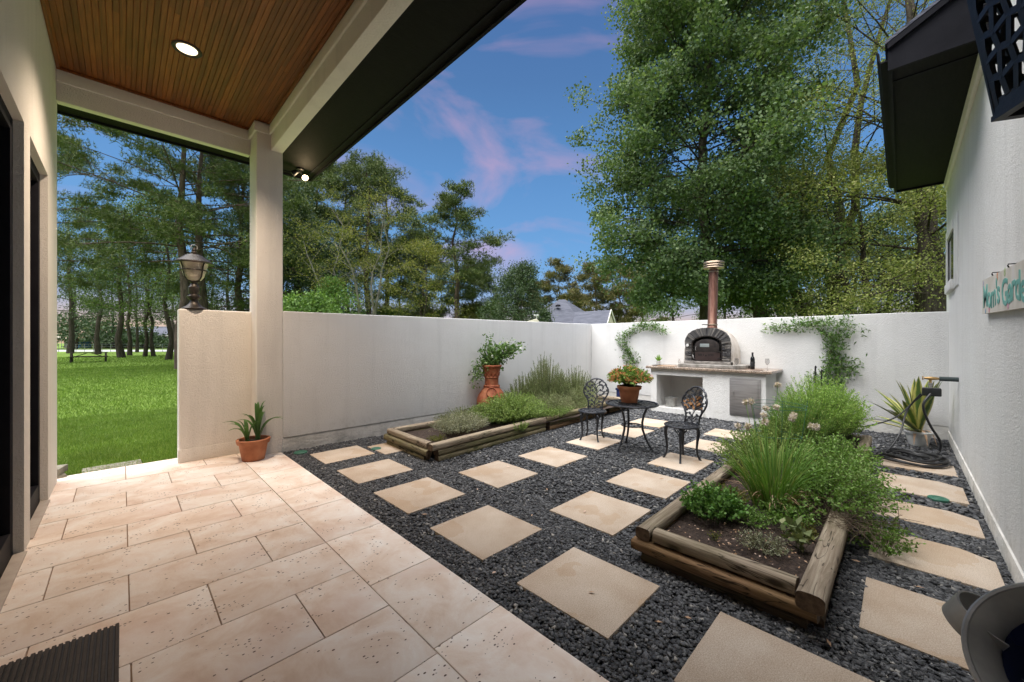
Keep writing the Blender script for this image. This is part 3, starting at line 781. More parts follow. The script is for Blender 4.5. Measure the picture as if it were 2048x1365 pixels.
# wall lantern with punched pattern
wlm = thing('wall_lantern', 'black tapered metal lantern with punched openings on the side building', 'lantern', (1.44, -.27, 2.10), R(25))
bh, th, zh = .083, .125, .42
def face_pt(q, s, t):   # q face index 0..3, s in -1..1, t 0..1
    h = bh + (th - bh)*t; z = zh*t
    return {0: (s*h, h, z), 1: (h, -s*h, z), 2: (-s*h, -h, z), 3: (-h, s*h, z)}[q]
for q in range(4):
    mb = MB()
    nrm = Vector({0: (0, 1, 0), 1: (1, 0, 0), 2: (0, -1, 0), 3: (-1, 0, 0)}[q])
    def strip(a, b, w):
        A_ = Vector(face_pt(q, *a)); B_ = Vector(face_pt(q, *b)); d = (B_ - A_).normalized(); sd = d.cross(nrm).normalized()*w*.5; t_ = nrm*.003
        mb.add([A_-sd-t_, A_+sd-t_, B_+sd-t_, B_-sd-t_, A_-sd+t_, A_+sd+t_, B_+sd+t_, B_-sd+t_], [(0,1,2,3),(7,6,5,4),(0,4,5,1),(1,5,6,2),(2,6,7,3),(3,7,4,0)])
    rows = 7
    rl_ = random.Random(q*7 + 2)
    strip((-.93, 0), (-.93, 1), .02); strip((.93, 0), (.93, 1), .02); strip((-1, .04), (1, .04), .036); strip((-1, .985), (1, .985), .02)
    for r_ in range(rows):
        t0, t1 = .07 + r_*.13, .07 + (r_+1)*.13
        cols = 5
        for k in range(cols + 1):
            s0 = -.9 + 1.8*k/cols; o0 = .05*(1 if (k + r_) % 2 else -1)
            strip((s0 + o0, t0), (s0 - o0, t1), .0135)
        for k in range(cols):
            s0 = -.9 + 1.8*k/cols; s1 = -.9 + 1.8*(k+1)/cols; dz = (.022 if (k + r_) % 2 else -.022)
            strip((s0, t1 + dz*.6), (s1, t1 - dz*.6), .016)
    part('punched_panel', mb, BLACK, wlm)
part('frame', MB().box(-bh - .006, bh + .006, -bh - .006, -bh + .012, -.012, .0).box(-bh - .006, bh + .006, bh - .012, bh + .006, -.012, 0).box(-bh - .006, -bh + .012, -bh + .012, bh - .012, -.012, 0).box(bh - .012, bh + .006, -bh + .012, bh - .012, -.012, 0), BLACK, wlm)
part('cap', MB().add([(-.14, -.14, .42), (.14, -.14, .42), (.14, .14, .42), (-.14, .14, .42), (-.04, -.04, .49), (.04, -.04, .49), (.04, .04, .49), (-.04, .04, .49)], [(0, 3, 2, 1), (4, 5, 6, 7), (0, 1, 5, 4), (1, 2, 6, 5), (2, 3, 7, 6), (3, 0, 4, 7)]), BLACK, wlm)
part('inner_glass', MB().lathe([(.035, .05), (.045, .08), (.045, .30), (.03, .33)], 16), GLAZE, wlm, smooth=True)
part('bracket', MB().box(-.02, .02, -.249, -.05, .44, .47).box(-.05, .05, -.249, -.235, .36, .55).xf(Matrix.Rotation(R(-25), 4, 'Z')), BLACK, wlm)

# painted sign
SX0, SX1 = 3.30, 5.20   # the wall is read from high x to low x
sg = thing('garden_sign', 'pale board with hand painted teal lettering hung on the white side wall', 'sign', (0, 0, 0))
ztop = lambda x: 2.075 - (5.2 - x)*.035
zbot = lambda x: 1.79 - (5.2 - x)*.027
def sign_mat():
    m, nt, b = nm('sign_board')
    v = coords(nt)
    col = ramp(nt, noise(nt, v, 7, 4), [(.3, (.50, .46, .40)), (.6, (.60, .57, .52)), (.8, (.58, .55, .57))])
    nt.links.new(col, b.inputs['Base Color']); b.inputs['Roughness'].default_value = .7
    return m
SB = sign_mat()
part('board', MB().prism([(SX1, zbot(SX1)), (SX1, ztop(SX1)), (SX0, ztop(SX0)), (SX0, zbot(SX0))], 'y', -.505, -.485), SB, sg)
TEAL = plain('teal_paint', [(.10, .30, .27), (.16, .40, .36)], 9, .6)
fc = bpy.data.curves.new('lettering', 'FONT'); fc.body = "Mom's Garden"; fc.size = .22; fc.extrude = .0012; fc.space_character = .92; fc.offset = .004; fc.resolution_u = 3
tmp = bpy.data.objects.new('lettering_tmp', fc); C.objects.link(tmp)
dg = bpy.context.evaluated_depsgraph_get(); dg.update()
tm = bpy.data.meshes.new_from_object(tmp.evaluated_get(dg)); bpy.data.objects.remove(tmp)
co = np.array([v.co[:] for v in tm.vertices]); wid = co[:, 0].max(); hei = co[:, 1].max()
for v in tm.vertices:
    u = v.co.x / wid; xx = 5.13 - u*1.74
    zz = zbot(xx) + .05 + (v.co.y / hei)*.185 + .012*math.sin(u*19)
    v.co = (xx, -.4845 + .001 + v.co.z, zz)
tm.materials.clear(); tm.materials.append(TEAL); tm.name = 'lettering'
import bmesh
bm = bmesh.new(); bm.from_mesh(tm); bmesh.ops.recalc_face_normals(bm, faces=bm.faces); bm.to_mesh(tm); bm.free()
link('lettering', tm, sg)
def daub(cx, cz, r, col, n=7, seed=0):
    rr = random.Random(seed); mb = MB()
    for k in range(n):
        a = 2*PI*k/n + rr.uniform(-.2, .2)
        px_, pz_ = cx + math.cos(a)*r*.6, cz + math.sin(a)*r*.6
        pts = [(px_ + r*.42*math.cos(b)*rr.uniform(.7, 1.1), pz_ + r*.42*math.sin(b)*rr.uniform(.7, 1.1)) for b in np.linspace(0, 2*PI, 8)[:-1]]
        mb.prism(pts, 'y', -.4849, -.4838 + k*.00006)
    part('painted_flower', mb, plain('flower_paint', [col, tuple(min(1, c*1.25) for c in col)], 30, .6), sg)
daub(4.82, 1.815, .035, (.50, .20, .26), seed=1); daub(4.05, 1.80, .04, (.48, .26, .34), seed=2); daub(5.10, 1.90, .035, (.52, .45, .14), seed=3)
daub(5.0, 1.805, .022, (.12, .25, .42), seed=4); daub(4.45, 2.025, .03, (.50, .24, .14), seed=5); daub(5.12, 2.035, .03, (.30, .28, .38), seed=6); daub(4.16, 2.02, .032, (.35, .42, .22), seed=7)
for xx in (4.62, 4.0, 3.5):
    part('hook', MB().tube([(xx, -.518, ztop(xx) + .018), (xx, -.480, ztop(xx) + .018), (xx, -.478, ztop(xx) + .008), (xx, -.482, ztop(xx) - .004)], .004, 6), BLACK, sg, smooth=True)

# ================================================================== DOORMAT
dm = thing('doormat', 'dark ribbed doormat lying on the pale slabs by the doorway', 'doormat', (-.26, 2.35, .032))
part('backing', MB().box(-.25, .25, -.63, .63, 0, .004), RUBBER, dm)
for k in range(23):
    x_ = -.242 + k*.0220
    part('rib', MB().box(-.0075, .0075, -.63 + rnd.uniform(0, .006), .63 - rnd.uniform(0, .012), 0, .012), MAT_R, dm, bevel=.002, seg=1, loc=(x_, 0, .004))

# ================================================================== GALVANISED CAN close to the camera
tb = thing('galvanised_scuttle', 'dented grey metal scuttle with wide flared mouth and strap loop near the side wall', 'scuttle', (1.39, -.315, .032))
nrm_ = Vector((-.62, .20, .76)).normalized()
tm_ = Matrix.Translation((-.02, .02, .84)) @ nrm_.to_track_quat('Z', 'Y').to_matrix().to_4x4() @ Matrix.Scale(.82, 4)
rim = [(.12, -.22), (.15, -.12), (.165, -.04), (.19, .012), (.226, .03), (.234, .036), (.230, .044), (.20, .030), (.172, -.01), (.156, -.08), (.148, -.12)]
part('bowl', MB().lathe(rim, 56, capb=True, capt=False).xf(tm_), GALV, tb, smooth=True)
part('rim', MB().tube([tuple(tm_ @ Vector((.231*math.cos(a), .231*math.sin(a), .037))) for a in np.linspace(0, 2*PI, 57)[:-1]], .007, 8, closed=True), GALV, tb, smooth=True)
part('lining', MB().lathe([(.1715, -.008), (.1555, -.08), (.146, -.13), (.001, -.135)], 40, capb=False, capt=True).xf(tm_), BLUE_POT, tb, smooth=True)
part('stand', MB().lathe([(.17, 0), (.175, .02), (.155, .05), (.14, .36), (.10, .52), (.085, .66)], 40, c=(.05, -.02, 0)), GALV, tb, smooth=True)
hb = MB(); hs = 26; cols_ = []
for i in range(hs):
    a = -.5 + (PI + 1.0)*i/(hs - 1)
    x_, z_ = .070*math.cos(a), .074*math.sin(a)
    cols_.append([(x_*.94, -.028, z_*.94), (x_*.94, .028, z_*.94), (x_, .028, z_), (x_, -.028, z_)])
vs = [q for c_ in cols_ for q in c_]; fs = []
for i in range(hs - 1):
    for k in range(4): fs.append((i*4+k, i*4+(k+1) % 4, i*4+4+(k+1) % 4, i*4+4+k))
fs += [(0, 1, 2, 3), tuple(reversed(range(hs*4 - 4, hs*4)))]
hb.add(vs, fs).xf(Matrix.Translation((.09, .165, .835)) @ Matrix.Rotation(R(-20), 4, 'Z') @ Matrix.Rotation(R(-62), 4, 'X'))
part('handle', hb, GALV, tb, smooth=True)

# ================================================================== BISTRO SET
def leaf2(cx, cy, a, l, w, z, th=.006):
    c_, s_ = math.cos(a), math.sin(a)
    pts = [(-.5, 0), (-.2, .38), (.15, .42), (.5, 0), (.15, -.42), (-.2, -.38)]
    return [(cx + (p*l)*c_ - (q*w)*s_, cy + (p*l)*s_ + (q*w)*c_) for p, q in pts]
def make_chair(label):
    t = thing('bistro_chair', label, 'chair', group='cast metal bistro chairs')
    # seat: pierced disc
    s_ = MB()
    s_.tube([(.205*math.cos(a), .205*math.sin(a), .452) for a in np.linspace(0, 2*PI, 37)[:-1]], .013, 8, closed=True)
    s_.lathe([(.200, .448), (.200, .442), (.188, .442), (.188, .448)], 36, capb=False, capt=False)
    for r_, n_, l_, w_ in ((.155, 13, .085, .058), (.085, 8, .075, .05)):
        for k in range(n_):
            a = 2*PI*k/n_ + r_*9
            s_.prism(leaf2(r_*math.cos(a), r_*math.sin(a), a + (.9 if k % 2 else -.9), l_, w_, 0), 'z', .446, .455)
    for k in range(9):
        a = 2*PI*k/9
        s_.tube([(.03*math.cos(a), .03*math.sin(a), .45), (.10*math.cos(a + .5), .10*math.sin(a + .5), .45), (.195*math.cos(a + .35), .195*math.sin(a + .35), .45)], .006, 5)
    s_.tube([(.115*math.cos(a), .115*math.sin(a), .45) for a in np.linspace(0, 2*PI, 25)[:-1]], .006, 5, closed=True)
    s_.lathe([(.04, .447), (.04, .455)], 14)
    part('seat', s_, CAST, t, smooth=True)
    # back, in a tilted and gently bowed surface
    def bp(u, v): return (.175 + .20*v + .05*v*v - .55*u*u, u, .455 + v)
    half = [(.118, -.005), (.112, .05), (.116, .10), (.138, .155), (.172, .205), (.196, .255), (.200, .30), (.184, .345), (.168, .358), (.160, .395), (.132, .425), (.116, .428), (.095, .452), (.055, .472), (0, .480)]
    pts = [bp(u, v) for u, v in half] + [bp(-u, v) for u, v in half[-2::-1]]
    # smooth it
    def cat(P, n=4):
        out = []
        for i in range(len(P) - 1):
            p0, p1, p2, p3 = [Vector(P[min(max(j, 0), len(P)-1)]) for j in (i-1, i, i+1, i+2)]
            for k in range(n):
                q = k/n
                out.append(.5*((2*p1) + (p2-p0)*q + (2*p0-5*p1+4*p2-p3)*q*q + (3*p1-p0-3*p2+p3)*q**3))
        out.append(Vector(P[-1])); return out
    part('back_frame', MB().tube(cat(pts, 3), .0125, 7), CAST, t, smooth=True)
    v_ = MB()
    curves = [[(0, 0), (.02, .10), (-.02, .20), (0, .30), (.03, .38), (0, .47)], [(.0, .02), (.06, .07), (.09, .03)], [(0, .02), (-.06, .07), (-.09, .03)],
              [(.012, .07), (.06, .13), (.115, .12)], [(.0, .06), (-.06, .12), (-.115, .11)], [(-.01, .15), (.05, .20), (.12, .17), (.14, .2)], [(-.01, .17), (-.07, .22), (-.13, .18)],
              [(-.01, .22), (.06, .29), (.13, .27), (.17, .31)], [(0, .24), (-.07, .30), (-.13, .27), (-.18, .30)], [(.01, .31), (.07, .37), (.13, .35), (.16, .38)], [(.01, .32), (-.05, .38), (-.11, .36), (-.15, .39)],
              [(.02, .38), (.07, .42), (.10, .445)], [(0, .39), (-.05, .42), (-.09, .45)], [(.09, .27), (.10, .33), (.07, .37)], [(-.09, .28), (-.11, .34), (-.08, .38)], [(.06, .19), (.10, .23), (.19, .25)], [(-.07, .21), (-.11, .24), (-.19, .25)]]
    for c_ in curves:
        v_.tube(cat([bp(*p) for p in c_], 3), .0065, 5)
    rl_ = random.Random(5)
    for c_ in curves:
        for (u, v) in c_[1:]:
            a = rl_.uniform(0, 6.28); l_, w_ = .052, .036
            P2 = leaf2(u, v, a, l_, w_, 0)
            n_ = len(P2); A_ = [Vector(bp(*p)) for p in P2]
            v_.add([p + Vector((-.004, 0, 0)) for p in A_] + [p + Vector((.004, 0, 0)) for p in A_], [tuple(range(n_)), tuple(range(2*n_-1, n_-1, -1))] + [(i, n_+i, n_+(i+1) % n_, (i+1) % n_) for i in range(n_)])
    part('vine_back', v_, CAST, t, smooth=True)
    for sx, sy in ((-1, 1), (-1, -1), (1, 1), (1, -1)):
        a = math.atan2(sy*.85, sx)
        pr = [(.165, .44), (.195, .40), (.198, .34), (.185, .25), (.178, .16), (.186, .08), (.215, .02), (.225, .008)]
        l_ = MB().tube([(r_*math.cos(a), r_*math.sin(a), z_) for r_, z_ in pr], [.018, .022, .021, .016, .013, .012, .014, .016], 8)
        # scrolled brackets on both sides of the leg head
        for da in (-.42, .42):
            l_.tube([(.185*math.cos(a), .185*math.sin(a), .33), (.19*math.cos(a + da*.45), .19*math.sin(a + da*.45), .375), (.19*math.cos(a + da), .19*math.sin(a + da), .435)], .007, 5)
            l_.tube([(.185*math.cos(a), .185*math.sin(a), .37), (.19*math.cos(a + da*.4), .19*math.sin(a + da*.4), .405), (.19*math.cos(a + da*.35), .19*math.sin(a + da*.35), .44)], .006, 5)
        part('leg', l_, CAST, t, smooth=True)
    return t
ch1 = make_chair('black cast metal bistro chair in front of the rosemary and the log bed')
ch1.location = (5.22, 3.44, .012); ch1.rotation_euler.z = R(17.5)
ch2 = copy_tree(ch1)
ch2['label'] = 'black cast metal bistro chair in front of the oven counter opening'
ch2.location = (5.16, 2.03, .012); ch2.rotation_euler.z = R(-23.5)

tbl = thing('bistro_table', 'round black cast metal bistro table between the two chairs', 'table', (5.17, 2.74, .008), .35)
tp = MB()
tp.tube([(.355*math.cos(a), .355*math.sin(a), .655) for a in np.linspace(0, 2*PI, 49)[:-1]], .014, 8, closed=True)
tp.lathe([(.345, .652), (.345, .640), (.325, .640), (.325, .652)], 48, capb=False, capt=False)
for r_, n_, l_, w_ in ((.29, 19, .10, .07), (.205, 14, .09, .07), (.12, 9, .085, .065)):
    for k in range(n_):
        a = 2*PI*k/n_ + r_*5
        tp.prism(leaf2(r_*math.cos(a), r_*math.sin(a), a + (.8 if k % 2 else -.8), l_, w_, 0), 'z', .648, .658)
for r_ in (.16, .25): tp.tube([(r_*math.cos(a), r_*math.sin(a), .652) for a in np.linspace(0, 2*PI, 33)[:-1]], .007, 5, closed=True)
for k in range(14):
    a = 2*PI*k/14
    tp.tube([(.05*math.cos(a), .05*math.sin(a), .652), (.17*math.cos(a + .3), .17*math.sin(a + .3), .652), (.34*math.cos(a + .2), .34*math.sin(a + .2), .652)], .006, 5)
tp.lathe([(.065, .648), (.065, .658)], 20)
part('tabletop', tp, CAST, tbl, smooth=True)
for k in range(3):
    a = 2*PI*k/3 + .45
    part('leg', MB().tube([(r_*math.cos(a), r_*math.sin(a), z_) for r_, z_ in [(.24, .645), (.205, .60), (.165, .50), (.145, .40), (.15, .30), (.19, .18), (.25, .07), (.30, .0)]], [.013, .015, .016, .016, .016, .015, .014, .013], 8), CAST, tbl, smooth=True)
part('stretcher_ring', MB().tube([(.142*math.cos(a), .142*math.sin(a), .345) for a in np.linspace(0, 2*PI, 33)[:-1]], .009, 6, closed=True), CAST, tbl, smooth=True)

def pot_mb(r0, r1, h, rimh=.05, over=.02, wall=.012):
    return MB().lathe([(r0*.96, 0), (r0, .006), (r1 - .01, h - rimh), (r1 - .01 + over, h - rimh + .004), (r1 + over, h - .006), (r1 + over - .005, h), (r1 - wall, h), (r1 - wall - .01, h - .05), (.001, h - .055)], 36, capt=True)

# lantana on the table
lp = thing('potted_lantana', 'orange flowering lantana in a terracotta pot on the bistro table', 'potted plant', (5.17, 2.78, .667))
part('saucer', MB().lathe([(.12, 0), (.155, .012), (.16, .022), (.145, .018), (.001, .012)], 30), BLACK, lp, smooth=True)
part('pot', pot_mb(.115, .155, .235).xf(Matrix.Translation((0, 0, .014))), TERRA, lp, smooth=True)
part('soil', MB().lathe([(.14, .22), (.1, .235), (.001, .24)], 20, capb=False), SOIL, lp, smooth=True)
rg = np.random.RandomState(11)
n = 210
a = rg.uniform(0, 2*PI, n); el_ = np.arccos(rg.uniform(-.15, 1, n)); rr = rg.uniform(.75, 1.0, n)
P0 = np.stack([.07*np.cos(a)*rg.uniform(0, 1, n), .07*np.sin(a)*rg.uniform(0, 1, n), np.full(n, .24)], 1)
P2 = np.array([0, 0, .33]) + np.stack([.31*np.cos(a)*np.sin(el_), .31*np.sin(a)*np.sin(el_), .20*np.cos(el_)], 1)*rr[:, None]
P1 = (P0 + P2)/2 + np.array([0, 0, .10])
nppart('stems', stems(P0, P1, P2, .003, .0018, 4, 3), STEM, lp)
ts = np.tile(np.linspace(.35, 1, 13), n); i_ = np.repeat(np.arange(n), 13)
Lc = bez(P0[i_], P1[i_], P2[i_], ts) + rg.normal(size=(len(ts), 3))*.008
Ad = unit(unit(P2[i_] - P0[i_])*.5 + rg.normal(size=Lc.shape)*.6 + np.array([0, 0, -.15]))
nppart('foliage', leafquads(Lc, Ad, rg.uniform(.03, .06, len(Lc)), rg.uniform(.018, .032, len(Lc)), rg, .6), L_LANT, lp)
top = np.where(rg.uniform(size=n) < .62)[0]
fcn = P2[top] + np.array([0, 0, .012])
k = 16; fC = np.repeat(fcn, k, 0) + rg.normal(size=(len(fcn)*k, 3))*.012; fA = unit(rg.normal(size=fC.shape) + np.array([0, 0, .8]))
tag(nppart('flowers', leafquads(fC, fA, .014, .012, rg, .5), PETAL_R, lp), kind='stuff')

# clivia in terracotta by the column
cp = thing('potted_clivia', 'strap leaved plant in a terracotta pot at the foot of the porch column', 'potted plant', (1.20, 5.92, .033))
part('pot', pot_mb(.125, .17, .27, .06), TERRA, cp, smooth=True)
part('soil', MB().lathe([(.155, .232), (.1, .245), (.001, .25)], 24, capb=False), SOIL, cp, smooth=True)
rg = np.random.RandomState(4)
specs = [(.05, .02, 12, .60, .10), (.05, .02, 55, .50, .26), (.05, .02, 100, .56, .08), (.05, .02, -40, .46, .34), (.05, .02, 160, .48, .20), (.06, .02, -10, .42, .30), (.05, .02, -75, .50, .16), (.05, .02, 215, .50, .22), (.05, .02, 130, .40, .30),
         (-.07, -.02, 180, .36, .12), (-.07, -.02, 150, .34, .22), (-.07, -.02, 215, .32, .28), (-.07, -.02, 100, .33, .10), (-.07, -.02, 250, .30, .18), (-.07, -.02, 135, .42, .34), (-.07, -.02, -30, .33, .14), (.05, .02, -55, .56, .12), (.05, .02, 75, .58, .10)]
for x_, y_, az, hh, outw in specs:
    a = R(az); d = np.array([math.cos(a), math.sin(a)])
    p0 = np.array([[x_ + .012*d[0], y_ + .012*d[1], .235]]); p2 = np.array([[x_ + outw*d[0], y_ + outw*d[1], .235 + hh*(.95 - outw*1.1)]]); p1 = np.array([[x_ + outw*.25*d[0], y_ + outw*.25*d[1], .235 + hh*.8]])
    nppart('leaf', blades(p0, p1, p2, .05, 8, None, fold=.5, prof=lambda t: (.55 + .9*t if t < .45 else max(.04, .96*(1 - ((t - .45)/.55)**2.2)))), L_CLIV, cp, smooth=True)
part('leaf_sheath', MB().lathe([(.028, .23), (.03, .26), (.022, .31), (.012, .36)], 10, c=(.05, .02, 0)).lathe([(.024, .23), (.025, .25), (.018, .29), (.010, .32)], 10, c=(-.07, -.02, 0)), L_CLIV, cp, smooth=True)

# valve lids
for (x_, y_, r_, lab) in ((1.74, 5.86, .085, 'round green valve lid in the gravel next to the porch corner'), (2.56, 5.30, .07, 'round green valve lid in the gravel between paver and log bed'), (5.62, -.25, .075, 'green valve lid in the gravel by the side building wall')):
    v_ = tag(part('valve_lid', MB().lathe([(r_, -.01), (r_, .014), (r_ - .008, .02), (r_*.55, .021), (r_*.5, .025), (.001, .026)], 24, c=(0, 0, .0)), PLASTIC_G, smooth=True, loc=(x_, y_, .016)), lab, 'valve lid', 'green valve lids in the gravel')
# ================================================================== LOG BEDS
def log(parent, a, b, z, w, h, mat, seed, label=None):
    """landscape timber between plan points a and b, centre height z; rounded sides, flat top and bottom"""
    rr = random.Random(seed)
    a = Vector((a[0], a[1], z)); b = Vector((b[0], b[1], z)); L = (b - a).length
    n = 14; m = max(4, int(L/.22)); vs = []; ph = rr.uniform(0, 9)
    for i in range(m + 1):
        x = -L/2 + L*i/m
        k1 = 1 + .035*mnoise.noise((x*2.1 + ph, 0, seed)); dy = .008*mnoise.noise((x*1.3 + ph, 5, seed)); dz = .006*mnoise.noise((x*1.1 + ph, 9, seed))
        for k in range(n):
            t = 2*PI*(k + .5)/n
            c_, s_ = math.cos(t), math.sin(t)
            e = .62
            y = w/2*math.copysign(abs(c_)**e, c_)*k1; zz = h/2*math.copysign(abs(s_)**.5, s_)*k1
            vs.append((x + (rr.uniform(-.004, .004) if i in (0, m) else 0), y + dy + rr.uniform(-.0015, .0015), zz + dz + rr.uniform(-.0015, .0015)))
    mb = MB(); fs = [(i*n+k, i*n+(k+1) % n, (i+1)*n+(k+1) % n, (i+1)*n+k) for i in range(m) for k in range(n)]
    mb.add(vs, fs); mb.f += [tuple(reversed(range(n))), tuple(range(m*n, (m+1)*n))]; mb.mi += [1, 1]
    o = part('log', mb, [mat, LOG_END], parent, smooth=True, angle=50)
    o.location = (a + b)/2; o.rotation_euler.z = math.atan2(b.y - a.y, b.x - a.x)
    if label: o['label'] = label
    return o
def soil(parent, x0, x1, y0, y1, z, seed, nx=60, ny=24, mat=None):
    vs = []; mb = MB()
    for i in range(nx + 1):
        for j in range(ny + 1):
            x = x0 + (x1-x0)*i/nx; y = y0 + (y1-y0)*j/ny
            vs.append((x, y, z + .03*mnoise.noise((x*2.2, y*2.2, seed)) + .014*mnoise.noise((x*11, y*11, seed)) + .008*mnoise.noise((x*33, y*33, seed))))
    w = ny + 1
    mb.add(vs, [(i*w+j, (i+1)*w+j, (i+1)*w+j+1, i*w+j+1) for i in range(nx) for j in range(ny)])
    return part('soil', mb, mat or SOIL, parent, smooth=True)

rb = thing('raised_bed', 'weathered log raised bed with chives and herbs beside the stepping path', 'raised bed')
# near corner at x=2.62; sides run away along +x
log(rb, (2.64, .41), (2.64, 1.22), .205, .10, .085, LOG, 1)
log(rb, (2.60, .31), (2.60, 1.36), .118, .098, .080, LOG_L, 2)
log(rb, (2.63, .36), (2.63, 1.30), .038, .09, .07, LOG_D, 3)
log(rb, (2.585, 1.285), (5.02, 1.30), .205, .105, .088, LOG, 4)
log(rb, (2.66, 1.285), (5.0, 1.30), .118, .098, .080, LOG_L, 5)
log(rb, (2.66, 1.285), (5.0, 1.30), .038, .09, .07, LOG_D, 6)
log(rb, (5.03, 1.30), (7.25, 1.31), .205, .105, .088, LOG, 7)
log(rb, (5.03, 1.30), (7.25, 1.31), .118, .098, .080, LOG_L, 8)
log(rb, (2.50, .335), (4.86, .335), .212, .125, .098, LOG, 9)
log(rb, (2.665, .345), (4.86, .345), .118, .098, .080, LOG_L, 10)
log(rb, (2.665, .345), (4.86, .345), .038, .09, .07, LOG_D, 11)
log(rb, (4.87, .335), (7.27, .345), .212, .115, .092, LOG, 12)
log(rb, (4.87, .345), (7.27, .345), .118, .098, .080, LOG_L, 13)
log(rb, (7.26, .41), (7.26, 1.24), .205, .10, .085, LOG, 14)
soil(rb, 2.68, 7.22, .38, 1.25, .165, 1)

lb = thing('raised_bed', 'mossy log raised bed with rosemary and thyme along the garden wall', 'raised bed')
fy = lambda x: 4.235 + (x - 2.8)*.055
log(lb, (2.82, 4.33), (2.86, 5.46), .205, .10, .085, LOG, 21)
log(lb, (2.78, 4.28), (2.82, 5.50), .122, .098, .082, LOG_M, 22)
log(lb, (2.80, 4.36), (2.84, 5.44), .042, .09, .075, LOG_M, 23)
xs_ = [2.76, 5.15, 7.3, 8.28]
for k in range(3):
    a, b = xs_[k], xs_[k+1]
    log(lb, (a + .005, fy(a)), (b - .005, fy(b)), .208, .108, .088, LOG if k < 1 else LOG_M if k == 1 else LOG, 30 + k)
    log(lb, (a + .10, fy(a) + .004), (b - .01, fy(b) + .004), .122, .10, .084, LOG_M, 34 + k)
    log(lb, (a + .10, fy(a) + .002), (b - .01, fy(b) + .002), .042, .095, .078, LOG_M if k == 0 else LOG_L, 38 + k)
for k in range(2):
    a, b = (2.90, 5.3, 7.7)[k], (2.90, 5.3, 7.7)[k+1]
    log(lb, (a, 5.43), (b, 5.46), .205, .10, .085, LOG, 42 + k); log(lb, (a, 5.43), (b, 5.46), .122, .1, .08, LOG_M, 45 + k)
log(lb, (8.20, 4.62), (8.20, 5.40), .205, .10, .085, LOG, 48); log(lb, (8.20, 4.62), (8.20, 5.40), .122, .1, .08, LOG_M, 49)
soil(lb, 2.90, 8.16, 4.29, 5.40, .165, 2)

# ================================================================== PLANTS
def bush(name, label, cat, loc, rx, ry, h, nst, per, ll, lw, lm, seed, sm=STEM, base=.45, dome=.6, spread=.5, bow=.25, r=.0016, t0=.3, group=None, hvar=.25, up=.2, lean=(0, 0), sides=3):
    rg = np.random.RandomState(seed)
    t = thing(name, label, cat, loc, group=group)
    a = rg.uniform(0, 2*PI, nst); q = np.sqrt(rg.uniform(0, 1, nst))
    P0 = np.stack([rx*base*q*np.cos(a), ry*base*q*np.sin(a), np.zeros(nst)], 1)
    hz = h*(1 - dome*q**2.2)*rg.uniform(1 - hvar, 1 + hvar*.5, nst)
    P2 = np.stack([rx*q*np.cos(a) + lean[0], ry*q*np.sin(a) + lean[1], hz], 1) + rg.normal(size=(nst, 3))*h*.05
    P1 = P0*.7 + P2*.3 + np.array([0, 0, 1])*hz[:, None]*(bow + .15)
    nppart('stems', stems(P0, P1, P2, r, r*.5, 4, sides), sm, t)
    ts = np.tile(np.linspace(t0, 1, per), nst) + rg.uniform(-.5, .5, nst*per)*(1-t0)/per
    ts = np.clip(ts, 0, 1); i_ = np.repeat(np.arange(nst), per)
    Lc = bez(P0[i_], P1[i_], P2[i_], ts)
    tg = unit(bez(P0[i_], P1[i_], P2[i_], np.minimum(ts + .05, 1.05)) - Lc + 1e-6)
    Ad = unit(tg*up + unit(rg.normal(size=Lc.shape))*spread + np.array([0, 0, .12]))
    f = rg.uniform(.65, 1.2, len(Lc))
    nppart('foliage', leafquads(Lc, Ad, ll*f, lw*f, rg, .4), lm, t)
    return t, P2
BZ = .165
# -- bed along the wall
bush('thyme_plant', 'pale grey green thyme at the near end of the mossy log bed', 'herb', (3.60, 4.68, BZ), .52, .36, .30, 520, 20, .017, .009, L_THYME_G, 51, TWIG, dome=.45, spread=.8)
bush('thyme_plant', 'low green thyme against the wall at the near end of the log bed', 'herb', (3.95, 5.05, BZ), .62, .36, .30, 480, 20, .016, .009, L_THYME, 52, TWIG, dome=.45, spread=.8)
bush('oregano_plant', 'broad bright green oregano spilling over the long front log', 'herb', (4.75, 4.78, BZ), .88, .55, .46, 1100, 22, .024, .015, L_OREG, 53, STEM, dome=.55, spread=.8)
bush('thyme_plant', 'greyish thyme between the oregano and the rosemary', 'herb', (5.75, 4.72, BZ), .60, .42, .40, 520, 22, .017, .010, L_THYME, 54, TWIG, dome=.5, spread=.8)
bush('thyme_plant', 'dull green thyme behind the bistro chair at the far end of the bed', 'herb', (6.75, 4.78, BZ), .60, .38, .42, 420, 22, .019, .010, L_THYME, 55, TWIG, dome=.5, spread=.8)
bush('oregano_sprig', 'small green sprig hanging down over the mossy front log', 'herb', (4.45, 4.27, .12), .20, .10, .14, 60, 18, .018, .012, L_OREG, 56, STEM, dome=.2, spread=.9)
bush('oregano_sprig', 'broad fringe of oregano draped over the middle of the mossy front log', 'herb', (5.45, 4.42, .15), .62, .17, .22, 260, 18, .020, .013, L_OREG, 58, STEM, dome=.3, spread=.9)
bush('thyme_plant', 'straggly thyme draped over the front log behind the bistro chair', 'herb', (6.6, 4.50, .15), .6, .16, .22, 220, 18, .018, .010, L_THYME, 59, TWIG, dome=.3, spread=.9)
bush('thyme_plant', 'yellowing thyme seedling in the near corner of the mossy log bed', 'herb', (3.08, 4.55, BZ), .16, .14, .09, 70, 10, .014, .008, L_YEL, 57, TWIG, dome=.3, spread=.9)
